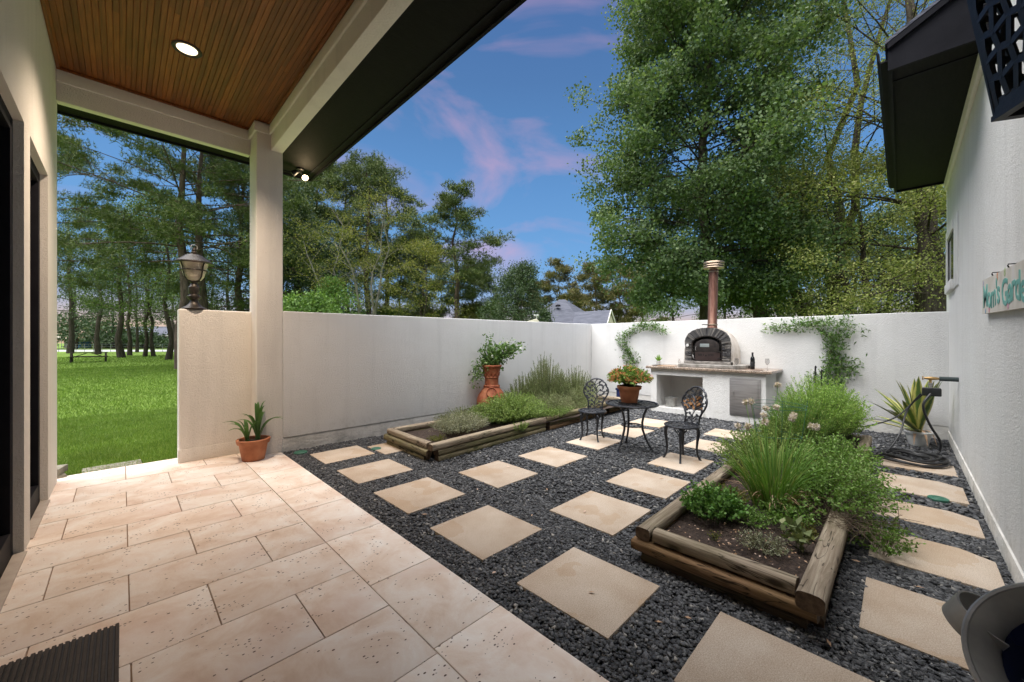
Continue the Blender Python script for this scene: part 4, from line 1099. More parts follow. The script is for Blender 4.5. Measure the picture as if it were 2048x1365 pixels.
def spikes(name, label, loc, nst, rx, ry, h, seed, per=90, lean=(0, 0)):
    rg = np.random.RandomState(seed)
    t = thing(name, label, 'shrub', loc)
    a = rg.uniform(0, 2*PI, nst); q = np.sqrt(rg.uniform(0, 1, nst))
    P0 = np.stack([rx*.35*q*np.cos(a), ry*.35*q*np.sin(a), np.zeros(nst)], 1)
    hz = h*(1 - .62*q**1.5)*rg.uniform(.72, 1.08, nst)
    P2 = np.stack([rx*q*np.cos(a) + lean[0]*hz, ry*q*np.sin(a) + lean[1]*hz, hz], 1)
    P1 = P0*.4 + P2*.6; P1[:, 2] = hz*.35
    nppart('stems', stems(P0, P1, P2, .0035, .002, 6, 3), TWIG, t)
    ts = np.tile(np.linspace(.18, 1, per), nst); i_ = np.repeat(np.arange(nst), per)
    Lc = bez(P0[i_], P1[i_], P2[i_], ts); tg = unit(bez(P0[i_], P1[i_], P2[i_], ts + .03) - Lc)
    Ad = unit(tg*.9 + unit(rg.normal(size=Lc.shape))*.75)
    nppart('foliage', leafquads(Lc, Ad, rg.uniform(.020, .036, len(Lc)), .0065, rg), L_ROSE, t)
    return t
spikes('rosemary_bush', 'tall upright rosemary with long spiky stems against the white wall', (6.20, 5.22, BZ), 360, .70, .38, 1.14, 61, 140)
spikes('rosemary_bush', 'lower rosemary fanning out beside the clay chiminea', (5.55, 5.24, BZ), 230, .58, .32, .76, 62, 110)
spikes('rosemary_bush', 'rosemary behind the bistro chair near the wall corner', (7.15, 5.15, BZ), 290, .74, .42, .84, 63, 110)

# -- bed by the path
bush('parsley_plant', 'dark green parsley clump in the near end of the herb bed', 'herb', (3.27, 1.05, BZ), .26, .24, .26, 150, 16, .026, .022, L_PARS, 71, STEM, dome=.5, spread=.9, r=.002)
bush('thyme_plant', 'small pale thyme seedling in bare soil at the front of the herb bed', 'herb', (3.03, .66, BZ), .19, .17, .09, 130, 12, .012, .008, L_THYME_G, 72, TWIG, dome=.3, spread=.9)
bush('sage_plant', 'young broad leaved seedling beside the thick front log of the herb bed', 'herb', (3.22, .50, BZ), .11, .10, .15, 12, 5, .07, .045, L_THYME, 73, STEM, dome=.2, spread=1.0)
bush('oregano_plant', 'patch of low weedy herbs in the soil beside the parsley', 'herb', (3.38, .82, BZ), .22, .16, .10, 90, 11, .018, .012, L_MINT, 171, STEM, dome=.4, spread=.9)
bush('thyme_plant', 'small dry thyme patch in the soil against the thick log', 'herb', (3.45, .50, BZ), .16, .10, .10, 60, 11, .016, .010, L_YEL, 172, TWIG, dome=.4, spread=.9)
bush('seedling', 'thin yellow seedling alone in bare soil near the front log', 'herb', (2.92, .93, BZ), .05, .05, .06, 12, 8, .014, .009, L_YEL, 74, STEM, dome=.2)
bush('mint_plant', 'low mint sprawling in the shade under the chives', 'herb', (3.62, .62, BZ), .34, .22, .16, 110, 10, .024, .018, L_MINT, 75, STEM, dome=.4, spread=.9)
bush('oregano_plant', 'yellowing oregano between the parsley and the chives', 'herb', (3.60, 1.02, BZ), .16, .18, .17, 80, 12, .020, .014, L_YEL, 76, STEM, dome=.4)
bush('mint_plant', 'large mint mound tumbling over the thick log onto the paver path', 'herb', (4.15, .42, .20), .60, .44, .36, 330, 17, .026, .017, L_MINT, 77, TWIG, dome=.55, spread=.85, lean=(0, -.05))
bush('mint_plant', 'leggy mint trailing across the pavers toward the house wall', 'herb', (4.0, .12, .02), .38, .22, .20, 100, 13, .024, .016, L_MINT, 78, TWIG, dome=.45, spread=.9)
bush('mint_plant', 'mint mound at the middle of the herb bed next to the hose', 'herb', (5.05, .48, .18), .60, .40, .40, 330, 18, .026, .017, L_MINT, 79, TWIG, dome=.5, spread=.85)
bush('oregano_plant', 'bushy oregano leaning over the log toward the second bistro chair', 'herb', (4.75, 1.10, .18), .56, .36, .38, 330, 18, .023, .015, L_OREG, 80, TWIG, dome=.5, spread=.85, lean=(0, .08))
bush('oregano_plant', 'oregano at the far log edge facing the oven counter', 'herb', (5.75, 1.10, .18), .55, .36, .40, 360, 20, .024, .016, L_OREG, 81, TWIG, dome=.5, spread=.85)
bush('tarragon_bush', 'bright yellow green feathery bush in front of the climbing vine', 'shrub', (6.55, .78, .18), .66, .50, .84, 520, 36, .036, .009, L_TARR, 82, STEM, dome=.42, spread=.6, up=.5, r=.0022)
bush('rosemary_bush', 'fine leaved green bush beside the wire plant ring', 'shrub', (5.98, .92, .18), .44, .38, .66, 300, 36, .030, .006, L_CHIVE, 83, STEM, dome=.4, spread=.5, up=.7, r=.002)
bush('basil_plant', 'pale leafy plant at the far end of the herb bed', 'herb', (7.05, .62, .18), .42, .34, .70, 260, 22, .042, .018, L_TARR, 84, STEM, dome=.45, spread=.7, up=.4, r=.002)

# chives with seed heads
cv = thing('chive_clump', 'tall grassy chive clump with straggling dry blades in the herb bed', 'herb', (3.92, .78, BZ))
rg = np.random.RandomState(88)
n = 470
a = rg.uniform(0, 2*PI, n); q = np.sqrt(rg.uniform(0, 1, n)); rad = rg.uniform(.03, .36, n)
P0 = np.stack([.20*q*np.cos(a), .16*q*np.sin(a), np.zeros(n)], 1)
hz = rg.uniform(.34, .62, n)*(1 - .25*rad/.42)
P2 = P0 + np.stack([rad*np.cos(a), rad*np.sin(a), hz], 1); P1 = P0 + np.stack([.25*rad*np.cos(a), .25*rad*np.sin(a), hz*.75], 1)
dr = rg.uniform(size=n) < .16
nppart('blades', blades(P0[~dr], P1[~dr], P2[~dr], rg.uniform(.005, .009, (~dr).sum()), 6, rg), L_CHIVE, cv)
P2d = P2[dr].copy(); P2d[:, 2] *= .35
nppart('dry_blades', blades(P0[dr], P1[dr]*np.array([1, 1, .7]), P2d, .008, 6, rg), DRY, cv)
heads = [(.10, -.12, .74), (-.02, .05, .70), (.24, .02, .80), (.28, -.26, .66), (.16, .20, .84), (.34, .14, .70), (.05, .28, .62), (.42, -.08, .72), (.38, .30, .80), (.52, .16, .74), (-.10, .16, .66), (.50, -.2, .62), (.46, .05, .98)]
H0 = np.array([(x*.35, y*.35, 0) for x, y, z in heads]); H2 = np.array(heads); H1 = (H0 + H2)/2 + np.array([0, 0, .1])
nppart('flower_stalks', stems(H0, H1, H2, .0035, .0025, 6, 4), L_CHIVE, cv)
for hh in heads:
    k = 90; d = unit(rg.normal(size=(k, 3)))
    nppart('seed_head', leafquads(np.array(hh) + d*.008, d, rg.uniform(.02, .034, k), .011, rg), SEED, cv)

# wire ring
wr = thing('plant_ring', 'green wire plant support ring standing in the herb bed', 'plant support', (5.45, 1.02, .16))
w_ = MB()
for z_, r_ in ((.30, .22), (.62, .26), (.66, .27)):
    w_.tube([(r_*math.cos(a), r_*math.sin(a), z_ + .01*math.sin(a*2)) for a in np.linspace(0, 2*PI, 41)[:-1]], .0028, 5, closed=True)
part('ring', w_, PLASTIC_G, wr, smooth=True)
for k in range(4):
    a = k*PI/2 + .3
    part('leg', MB().tube([(.14*math.cos(a), .14*math.sin(a), 0), (.22*math.cos(a), .22*math.sin(a), .3), (.265*math.cos(a), .265*math.sin(a), .66), (.27*math.cos(a), .27*math.sin(a), .72)], .0028, 5), PLASTIC_G, wr, smooth=True)
# black stakes
for k, (x_, y_, lab) in enumerate(((7.55, .94, 'taller black garden stake beside the climbing vine'), (7.50, .86, 'shorter black garden stake beside the climbing vine'))):
    st = thing('garden_stake', lab, 'stake', (x_, y_, 0), group='black garden stakes')
    hh = 1.14 - .05*k
    part('shaft', MB().tube([(0, 0, 0), (0, .004, hh)], .011, 8), BLACK, st, smooth=True)
    part('tip', MB().lathe([(.011, hh), (.015, hh + .01), (.012, hh + .03), (.001, hh + .045)], 8), BLACK, st, smooth=True)

# ================================================================== CHIMINEA PLANTER
cm = thing('chiminea', 'red clay chiminea used as a planter for white flowering jasmine against the wall', 'planter', (5.17, 5.74, .0))
part('body', MB().lathe([(.16, .0), (.17, .06), (.22, .12), (.275, .22), (.298, .33), (.292, .42), (.262, .50), (.205, .585), (.16, .64), (.145, .665), (.155, .68), (.137, .70), (.133, .76), (.136, .83), (.15, .845), (.143, .86), (.152, .92), (.172, 1.0), (.185, 1.045), (.20, 1.06), (.20, 1.085), (.185, 1.09), (.165, 1.08), (.15, 1.02), (.001, 1.0)], 40), TERRA_RED, cm, smooth=True)
em = Matrix.Translation((0, 0, .47)) @ Matrix.Rotation(R(228), 4, 'Z') @ Matrix.Rotation(R(68), 4, 'Y')
part('boss', MB().lathe([(.105, .235), (.108, .262), (.092, .280), (.078, .262), (.001, .262)], 28).xf(em), TERRA_RED, cm, smooth=True)
rg_ = random.Random(3)
rb_ = MB()
for k in range(26):   # rope-like band on the shoulder and a scratched band on the neck
    a = 2*PI*k/26
    rb_.tube([(.150*math.cos(a), .150*math.sin(a), .655), (.158*math.cos(a + .12), .158*math.sin(a + .12), .67), (.150*math.cos(a + .24), .150*math.sin(a + .24), .685)], .009, 5)
for k in range(12):
    a = 2*PI*k/12
    rb_.tube([(.148*math.cos(a), .148*math.sin(a), .875), (.165*math.cos(a + .26), .165*math.sin(a + .26), .945), (.152*math.cos(a + .52), .152*math.sin(a + .52), .875)], .006, 5)
part('relief_band', rb_, TERRA_RED, cm, smooth=True)
def spray(name, label, cat, loc, arcs, per_m, ll, lw, lm, seed, thick=.06, flowers=0, sm=TWIG):
    """plant made of several arching shoots: arcs is a list of polylines"""
    rg = np.random.RandomState(seed); t = thing(name, label, cat, loc)
    mb = MB(); Cs = []; As = []; tips = []
    for P in arcs:
        P = [Vector(p) for p in P]; mb.tube(P, [.005*(1 - .7*i/(len(P)-1)) for i in range(len(P))], 4)
        for a, b in zip(P[:-1], P[1:]):
            k = max(1, int((b - a).length*per_m)); u = rg.uniform(0, 1, (k, 1))
            Cs.append(np.array(a)*(1-u) + np.array(b)*u + rg.normal(size=(k, 3))*thick*.5)
            As.append(unit(np.array(b - a)/max((b-a).length, 1e-6)*.5 + rg.normal(size=(k, 3))*.7))
            tips.append(np.array(b))
    part('shoots', mb, sm, t, smooth=True)
    Cs = np.concatenate(Cs); As = np.concatenate(As); f = rg.uniform(.6, 1.25, len(Cs))
    nppart('foliage', leafquads(Cs, As, ll*f, lw*f, rg, .4), lm, t)
    if flowers:
        tp_ = np.array(tips)[rg.choice(len(tips), min(flowers, len(tips)), replace=False)]
        k = 6; fC = np.repeat(tp_, k, 0) + rg.normal(size=(len(tp_)*k, 3))*.008
        fD = unit(rg.normal(size=fC.shape) + np.array([-.4, -.4, .3]))
        for q in range(len(tp_)):
            nppart('flower', leafquads(fC[q*k:q*k+k], fD[q*k:q*k+k], .045, .03, rg), PETAL_W, t)
    return t
arcs = []
rr = random.Random(17)
for (dx, dy, h_) in ((-.05, .05, .62), (-.12, .10, .42), (.28, -.12, .45), (.38, -.28, .42), (.12, -.05, .36), (.0, .0, .30), (.20, -.22, .50), (.42, -.42, .40), (-.15, .10, .30), (.08, .02, .40), (.30, -.18, .25), (-.08, -.1, .25), (.34, -.36, .46)):
    arcs.append([(0, 0, 1.02), (dx*.3, dy*.3, 1.02 + h_*.55), (dx*.7, dy*.7, 1.02 + h_*.85), (dx, dy, 1.02 + h_)])
arcs += [[(0, 0, 1.05), (-.16, .08, 1.16), (-.27, .14, 1.05), (-.30, .15, .88), (-.29, .13, .72)], [(0, 0, 1.05), (-.14, .02, 1.14), (-.22, .06, 1.0), (-.25, .07, .84)], [(-.04, .05, 1.5), (-.1, .12, 1.72), (-.12, .16, 1.95)]]
spray('jasmine_plant', 'white flowering jasmine growing out of the red clay chiminea', 'plant', (5.17, 5.74, 0), arcs[:-1], 330, .066, .032, L_VINE, 91, .11, 16)
# ================================================================== VINES ON THE BACK WALL
def vine(label, seed, paths, per_m, thick, ll=.06, lw=.026):
    return spray('climbing_vine', label, 'vine', (9.10, 0, 0), [[(rnd.uniform(-.05, .03), y, z) for y, z in P] for P in paths], per_m, ll, lw, L_VINE, seed, thick)
vine('green climbing vine hooking over the wall top beside the oven', 92, [
    [(4.95, .95), (5.02, 1.15), (5.05, 1.35), (5.08, 1.55), (5.02, 1.70), (4.9, 1.82)], [(4.85, .95), (4.9, 1.2), (4.98, 1.45), (5.0, 1.6)], [(4.78, 1.0), (4.82, 1.2), (4.95, 1.42)],
    [(5.0, 1.65), (4.85, 1.82), (4.70, 1.90), (4.55, 1.94), (4.40, 1.92), (4.25, 1.88)], [(4.95, 1.72), (4.75, 1.86), (4.5, 1.97), (4.3, 1.95), (4.1, 1.88), (3.98, 1.80)], [(5.1, 1.4), (5.2, 1.55), (5.15, 1.75)], [(4.35, 1.93), (4.2, 1.9), (4.05, 1.84), (3.95, 1.74)],
    [(4.6, 1.93), (4.5, 2.0), (4.38, 2.04)], [(4.9, 1.0), (4.72, 1.08), (4.62, 1.15)]], 230, .10, .062, .026)
vine('thick climbing vine mounding over the wall behind the bright herb bush', 93, [
    [(.95, .55), (.93, .85), (.90, 1.15), (.92, 1.45), (.85, 1.7), (.80, 1.9)], [(.80, .6), (.82, .95), (.86, 1.25), (.95, 1.5), (1.0, 1.75), (.95, 1.95)], [(.88, .7), (.78, 1.0), (.80, 1.3), (.75, 1.55), (.72, 1.75)], [(1.0, .6), (.98, .9), (.95, 1.2), (.90, 1.5)],
    [(.9, 1.6), (1.05, 1.80), (1.2, 1.88), (1.4, 1.86), (1.6, 1.83), (1.8, 1.82), (1.95, 1.80)], [(.9, 1.8), (1.1, 1.93), (1.3, 1.90), (1.5, 1.85), (1.7, 1.80), (1.85, 1.82)], [(1.0, 1.85), (1.15, 1.93), (1.3, 1.86), (1.45, 1.79)],
    [(.75, 1.75), (.62, 1.78), (.52, 1.72)], [(.8, 1.9), (.68, 1.97), (.62, 2.0)], [(.85, 1.25), (.68, 1.2), (.55, 1.22)], [(.82, 1.1), (.66, 1.08), (.58, 1.0)], [(.78, .9), (.66, .95), (.56, 1.15)], [(.95, 1.0), (1.1, .92), (1.2, .9)], [(.97, .8), (1.15, .82), (1.25, .78)], [(.9, 1.5), (.8, 1.7), (.78, 1.85)], [(.95, 1.3), (.85, 1.5), (.86, 1.7)]], 250, .11, .066, .024)

# ================================================================== OVEN COUNTER
oc = thing('oven_counter', 'white stucco counter with stone top carrying the brick oven', 'counter')
cb = MB()
X0, X1 = 8.32, 9.155
cb.box(X0, X1, 1.76, 2.855, 0, .955); cb.box(X0, X1, 3.82, 3.95, 0, .955); cb.box(X0, X1, 2.855, 3.82, 0, .12); cb.box(X0, X1, 2.855, 3.82, .825, .955); cb.box(X1 - .06, X1, 2.855, 3.82, .12, .825)
part('base', cb, STUCCO, oc)
def granite():
    m, nt, b = nm('speckled_stone')
    v = coords(nt)
    vo = nd(nt, 'ShaderNodeTexVoronoi', {'Vector': v, 'Scale': 75.0})
    col = ramp(nt, nd(nt, 'ShaderNodeSeparateColor', {0: vo.outputs['Color']}).outputs[0], [(0, (.07, .05, .04)), (.35, (.26, .19, .14)), (.7, (.42, .33, .26)), (1, (.58, .50, .43))], 'CONSTANT')
    col = mixc(nt, .3, col, ramp(nt, noise(nt, v, 6, 3), [(.3, (.15, .11, .08)), (.7, (.45, .37, .3))]))
    nt.links.new(col, b.inputs['Base Color']); b.inputs['Roughness'].default_value = .22
    return m
GRANITE = granite()
part('countertop', MB().box(8.23, 9.157, 1.65, 4.03, .957, 1.012), GRANITE, oc, bevel=.014, seg=3)
ad = part('access_door', MB().box(8.296, 8.319, 1.835, 2.355, .145, .85), STEEL, oc, bevel=.005)
part('door_panel', MB().box(8.284, 8.2955, 1.875, 2.315, .185, .81), STEEL, ad, bevel=.006)
part('handle', MB().tube([(8.283, 2.285, .50), (8.262, 2.285, .50), (8.262, 2.285, .60), (8.283, 2.285, .60)], .006, 6), STEEL, ad, smooth=True)
# bucket and firewood inside the opening
bk = thing('bucket', 'small galvanised bucket inside the counter opening', 'bucket', (8.55, 3.60, .122))
part('body', MB().lathe([(.10, 0), (.105, .01), (.118, .09), (.119, .095), (.13, .185), (.137, .19), (.137, .20), (.128, .196), (.112, .09), (.098, .015), (.001, .012)], 30), GALV, bk, smooth=True)
part('handle', MB().tube([(.135*math.cos(a), .02, .19 - .10*math.sin(a)*0 + .03*math.sin(a)) for a in np.linspace(0, PI, 14)], .004, 5), GALV, bk, smooth=True)
FIRE = log_mat('split_firewood', (.16, .075, .03), (.30, .155, .07), (.42, .26, .14))
FLAB = ['lowest', 'second', 'third', 'fourth', 'fifth', 'sixth', 'topmost']
fw = [(3.20, .165), (3.06, .165), (2.93, .165), (3.27, .245), (3.13, .25), (2.99, .25), (3.06, .335)]
fl_ = ['split log of firewood next to the bucket at the bottom of the counter opening', 'split log of firewood in the middle of the bottom row in the counter opening', 'split log of firewood on the floor at the inner side of the counter opening', 'upper row firewood log nearest the bucket in the counter opening', 'middle firewood log of the upper row in the counter opening', 'upper row firewood log at the inner side of the counter opening', 'single firewood log topping the pile in the counter opening']
for k, (y_, z_) in enumerate(fw):
    rr = random.Random(k + 60); n = 7; mb = MB(); vs = []
    prof = [(.062*math.cos(2*PI*i/n)*rr.uniform(.75, 1.1), .05*math.sin(2*PI*i/n)*rr.uniform(.75, 1.1)) for i in range(n)]
    mb.prism(prof, 'x', -.20, .20)
    o = part('firewood_log', mb, FIRE, smooth=False, loc=(8.62 + rr.uniform(-.04, .04), y_, z_ + .012)); o.rotation_euler = (rr.uniform(-.4, .4), 0, rr.uniform(-.12, .12))
    tag(o, fl_[k], 'firewood', 'firewood logs in the counter opening')

# ================================================================== BRICK OVEN
ov = thing('pizza_oven', 'domed wood fired oven with slate arch and copper flue on the counter', 'oven', (0, 0, 0))
OYC = 2.83; OHW = .435; OX = 8.50
part('hearth_slab', MB().prism([(8.33, 2.30), (8.33, 3.36), (9.15, 3.36), (9.15, 2.25), (8.95, 2.16), (8.60, 2.16), (8.40, 2.22)], 'z', 1.014, 1.085), plain('grey_render', [(.15, .14, .12), (.27, .25, .23), (.36, .34, .31)], 9, .9, (30, 1, .012)), ov, bevel=.014, seg=3)
part('stone_sill', MB().box(OX - .07, OX + .05, OYC - OHW - .01, OYC + OHW + .01, 1.087, 1.145), plain('stone_ledge', [(.10, .09, .08), (.22, .20, .18), (.32, .29, .26)], 9, .9, (35, 1, .01), stretch=(1, 1, 2)), ov, bevel=.008)
# dome: barrel then rounded back
dm_ = MB(); vs = []; fs = []
npr = 25; secs = [(8.54, 1.0), (8.75, 1.02), (8.95, 1.0), (9.08, .96), (9.15, .92)]
for x_, s_ in secs:
    for i in range(npr):
        a = PI*i/(npr - 1)
        e = .78
        y = OYC + (OHW + .05)*s_*math.copysign(abs(math.cos(a))**e, math.cos(a)); z = 1.088 + .735*s_*abs(math.sin(a))**.72
        vs.append((x_, y, z))
for j in range(len(secs) - 1):
    for i in range(npr - 1): fs.append((j*npr+i, j*npr+i+1, (j+1)*npr+i+1, (j+1)*npr+i))
fs.append(tuple(range(npr))); fs.append(tuple(reversed(range((len(secs)-1)*npr, len(secs)*npr))))
dm_.add(vs, fs)
RENDER_ = plain('oven_render', [(.36, .31, .26), (.52, .47, .42), (.62, .58, .54)], 3.5, .92, (25, .7, .012))
part('dome', dm_, RENDER_, ov, smooth=True)
# slate facing: stones stacked at the sides and radiating round the arch
sf = MB(); rr = random.Random(44)
def stone(M_, sx, sy, sz):
    t = MB().box(-sx/2, sx/2, -sy/2, sy/2, -sz/2, sz/2)
    sf.add([M_ @ (Vector(p) + Vector((rr.uniform(-.004, .004), rr.uniform(-.004, .004), rr.uniform(-.003, .003)))) for p in t.v], t.f)
arch_in, arch_h, spring = .295, .36, 1.50       # opening half width, springing height
for side in (-1, 1):
    z = 1.147
    while z < spring:
        h = rr.uniform(.020, .034); ya = arch_in; yb = OHW
        cut = rr.uniform(.3, .7)
        for a, b in ((ya, ya + (yb-ya)*cut), (ya + (yb-ya)*cut, yb)):
            stone(Matrix.Translation((OX + rr.uniform(-.012, .006), OYC + side*(a+b)/2, z + h/2)), .07, (b - a) - .004, h - .004)
        z += h
nst = 46
for i in range(nst):
    a = PI*(i + .5)/nst
    yi = arch_in*math.cos(a); zi = spring + .17*math.sin(a); yo = OHW*math.copysign(abs(math.cos(a))**.85, math.cos(a)); zo = spring + .33*abs(math.sin(a))**.85
    d = Vector((0, yo - yi, zo - zi)); L = d.length
    ang = math.atan2(d.z, d.y)
    M_ = Matrix.Translation((OX + rr.uniform(-.014, .004), OYC + (yi+yo)/2, (zi+zo)/2)) @ Matrix.Rotation(ang, 4, 'X')
    stone(M_, .075, L - .002, rr.uniform(.022, .031))
def slate():
    m, nt, b = nm('slate_stone')
    col = ramp(nt, island_random(nt), [(0, (.028, .027, .029)), (.5, (.068, .064, .063)), (.85, (.125, .115, .105)), (1, (.20, .18, .16))])
    col = vary(nt, col, noise(nt, coords(nt), 30, 4), .7, 1.3)
    nt.links.new(col, b.inputs['Base Color']); b.inputs['Roughness'].default_value = .8
    nt.links.new(bumpn(nt, noise(nt, coords(nt), 60, 4), .8, .006), b.inputs['Normal'])
    return m
tag(part('stone_facing', sf, slate(), ov), kind='stuff')
IRON = plain('dark_iron', [(.018, .015, .014), (.035, .028, .026), (.05, .04, .036)], 8, .5, (60, .2, .002), metal=.5)
IRON_R = plain('brown_iron', [(.035, .022, .020), (.055, .036, .033)], 8, .5, (60, .2, .002), metal=.4)
def arch_poly(hw, z0, zs, rise, n=18): return [(OYC - hw, z0), (OYC + hw, z0)] + [(OYC + hw*math.cos(PI*i/n), zs + rise*math.sin(PI*i/n)) for i in range(n + 1)]
part('black_arch_sheet', MB().prism(arch_poly(.294, 1.146, 1.49, .175), 'x', 8.535, 8.538), plain('arch_black', [(.008, .008, .008), (.015, .014, .014)], 6, .95), ov)  # thin flat black sheet filling the arch behind the oven door
af = MB().tube([(OX - .035, OYC + y, z) for y, z in [(.288, 1.15)] + [(.288*math.cos(a), 1.49 + .168*math.sin(a)) for a in np.linspace(0, PI, 20)] + [(-.288, 1.15)]], .012, 6)
part('arch_frame', af, IRON, ov, smooth=True)
dr = part('oven_door', MB().prism(arch_poly(.235, 1.20, 1.46, .14), 'x', OX - .03, OX - .012), IRON, ov, bevel=.004)
part('lower_panel', MB().box(OX - .034, OX - .0305, OYC - .255, OYC + .225, 1.175, 1.33), IRON_R, dr, bevel=.001, seg=1)
part('glass_pane', MB().box(OX - .036, OX - .031, OYC - .05, OYC + .13, 1.435, 1.505), plain('grey_glass', [(.22, .25, .25), (.30, .33, .33)], 3, .15), dr, bevel=.002)
vt = MB()
for dy in (.155, .135, .115, .095, .06, -.035, -.06, -.085, -.105, -.125): vt.box(OX - .037, OX - .0345, OYC + dy - .005, OYC + dy + .005, 1.255, 1.297)
vt.box(OX - .037, OX - .0345, OYC - .002, OYC + .028, 1.247, 1.272)
part('vent_slots', vt, plain('slot_black', [(.006, .006, .006)], 3, .9), dr)
part('handle', MB().tube([(OX - .035, OYC + .205, 1.36), (OX - .065, OYC + .205, 1.37), (OX - .065, OYC + .205, 1.43), (OX - .035, OYC + .205, 1.44)], .007, 6), STEEL, dr, smooth=True)
part('latch', MB().tube([(OX - .04, OYC + .27, 1.27), (OX - .06, OYC + .255, 1.22), (OX - .05, OYC + .24, 1.19)], .008, 6), STEEL, dr, smooth=True)
part('hinge', MB().box(OX - .042, OX - .03, OYC - .275, OYC - .20, 1.325, 1.345).box(OX - .042, OX - .03, OYC - .275, OYC - .20, 1.20, 1.218), IRON, dr, bevel=.002)
part('base_rail', MB().box(OX - .04, OX - .015, OYC - .28, OYC + .26, 1.158, 1.172), IRON_R, dr, bevel=.003)
tg_ = Matrix.Translation((OX - .045, OYC + .375, 1.47)) @ Matrix.Rotation(R(-90), 4, 'Y')
part('thermometer', MB().lathe([(.028, 0), (.030, .012), (.026, .016), (.001, .014)], 20).xf(tg_), WHITE_POT, ov, smooth=True)
CX, CY = 8.60, OYC - .02
fp = part('flue', MB().lathe([(.097, 1.78), (.095, 1.86), (.088, 1.87), (.088, 3.04)], 32, capb=False).xf(Matrix.Translation((CX, CY, 0)) @ Matrix.Rotation(R(1.4), 4, 'X') @ Matrix.Translation((0, .0, 0)) ), COPPER, ov, smooth=True)
lx = Matrix.Translation((CX, CY, 0)) @ Matrix.Rotation(R(1.4), 4, 'X')
part('collar', MB().lathe([(.097, 1.885), (.101, 1.89), (.101, 1.905), (.097, 1.91)], 32, capb=False, capt=False).lathe([(.090, 2.975), (.094, 2.98), (.094, 2.99), (.090, 2.995)], 32, capb=False, capt=False).xf(lx), COPPER_CAP, fp, smooth=True)
part('damper_lever', MB().tube([tuple(lx @ Vector(p)) for p in [(0, .1, 1.895), (-.03, .16, 1.90), (-.04, .19, 1.895)]], .009, 6), BLACK, fp, smooth=True)
cp_ = MB()
for z_ in (3.055, 3.10, 3.145):
    cp_.lathe([(.14, z_ - .01), (.192, z_ - .006), (.198, z_ + .006), (.192, z_ + .02), (.14, z_ + .018)], 32)
cp_.lathe([(.10, 3.03), (.13, 3.05), (.13, 3.17), (.10, 3.175)], 32).lathe([(.198, 3.165), (.19, 3.18), (.10, 3.20), (.001, 3.205)], 32)
part('cap', cp_.xf(lx), COPPER_CAP, fp, smooth=True)

# things on the counter
sp = thing('potted_succulent', 'small pale pot with upright green sprigs on the end of the counter', 'potted plant', (8.50, 3.86, 1.030))
part('pot', pot_mb(.042, .055, .085, .02, .004, .006), WHITE_POT, sp, smooth=True)
rg = np.random.RandomState(23); n = 40; a = rg.uniform(0, 2*PI, n); q = rg.uniform(.1, 1, n)
P0 = np.stack([.02*np.cos(a)*q, .02*np.sin(a)*q, np.full(n, .075)], 1); P2 = P0 + np.stack([.08*np.cos(a)*q, .08*np.sin(a)*q, rg.uniform(.10, .17, n)*(1.1 - .4*q)], 1)
nppart('foliage', blades(P0, (P0 + P2)/2 + np.array([0, 0, .02]), P2, .016, 4, rg), L_TARR, sp)
tag(part('coaster', MB().box(-.12, .11, -.09, .08, 0, .014), plain('dark_wood', [(.03, .02, .014), (.07, .045, .03)], 12, .6), bevel=.003, loc=(8.48, 3.86, 1.0135)), 'dark wooden board under the small pale pot on the counter', 'board')
tag(part('serving_board', MB().box(-.13, .13, -.17, .17, 0, .012), plain('board_wood', [(.22, .13, .07), (.34, .22, .13)], 12, .5, stretch=(1, 6, 1)), bevel=.004, loc=(8.40, 3.62, 1.0135)), 'flat light brown board lying by the counter edge next to the small pot', 'board')
wb = thing('wine_bottle', 'dark wine bottle standing on a board at the end of the counter', 'bottle', (8.44, 2.0, 1.0265))
part('body', MB().lathe([(.034, 0), (.038, .006), (.038, .195), (.034, .215), (.020, .24), (.0155, .26), (.0150, .30), (.0165, .302), (.0165, .315), (.001, .316)], 28), plain('bottle_glass', [(.006, .007, .008)], 3, .08), wb, smooth=True)
part('label_sleeve', MB().lathe([(.0383, .05), (.0386, .052), (.0386, .145), (.0383, .147)], 28, capb=False, capt=False), plain('black_label', [(.012, .012, .014), (.022, .022, .024)], 60, .6), wb, smooth=True)
part('foil_capsule', MB().lathe([(.0158, .255), (.0155, .30), (.0172, .302), (.0172, .316), (.001, .318)], 24, capb=False), plain('foil', [(.02, .02, .022)], 5, .35), wb, smooth=True)
tag(part('serving_board', MB().lathe([(.15, 0), (.155, .006), (.15, .012)], 36), plain('round_board', [(.10, .06, .04), (.2, .13, .09)], 12, .5), smooth=True, loc=(8.42, 1.98, 1.0135)), 'round dark board under the wine bottle', 'board')
def glass(label, x_, y_):
    g_ = thing('wine_glass', label, 'glass', (x_, y_, 1.0135), group='wine glasses on the counter')
    part('bowl', MB().lathe([(.004, .095), (.022, .105), (.036, .135), (.039, .165), (.031, .215), (.0295, .215), (.037, .165), (.034, .137), (.021, .108), (.002, .099)], 28, capb=True, capt=True), GLASS, g_, smooth=True)
    part('stem', MB().lathe([(.035, 0), (.035, .002), (.008, .006), (.0036, .015), (.0034, .09), (.005, .097)], 24), GLASS, g_, smooth=True)
glass('clear wine glass beyond the dark bottle at the counter end', 8.62, 1.80)
glass('clear wine glass between the dark bottle and the oven', 8.33, 2.24)
jr = thing('glass_cruet', 'tiny clear cruet beside the oven on the flower pot side', 'cruet', (8.46, 3.38, 1.088))
part('body', MB().lathe([(.022, 0), (.024, .01), (.022, .05), (.010, .065), (.009, .075)], 20), GLASS, jr, smooth=True)
part('stopper', MB().lathe([(.011, .075), (.011, .09), (.001, .094)], 16), STEEL, jr, smooth=True)
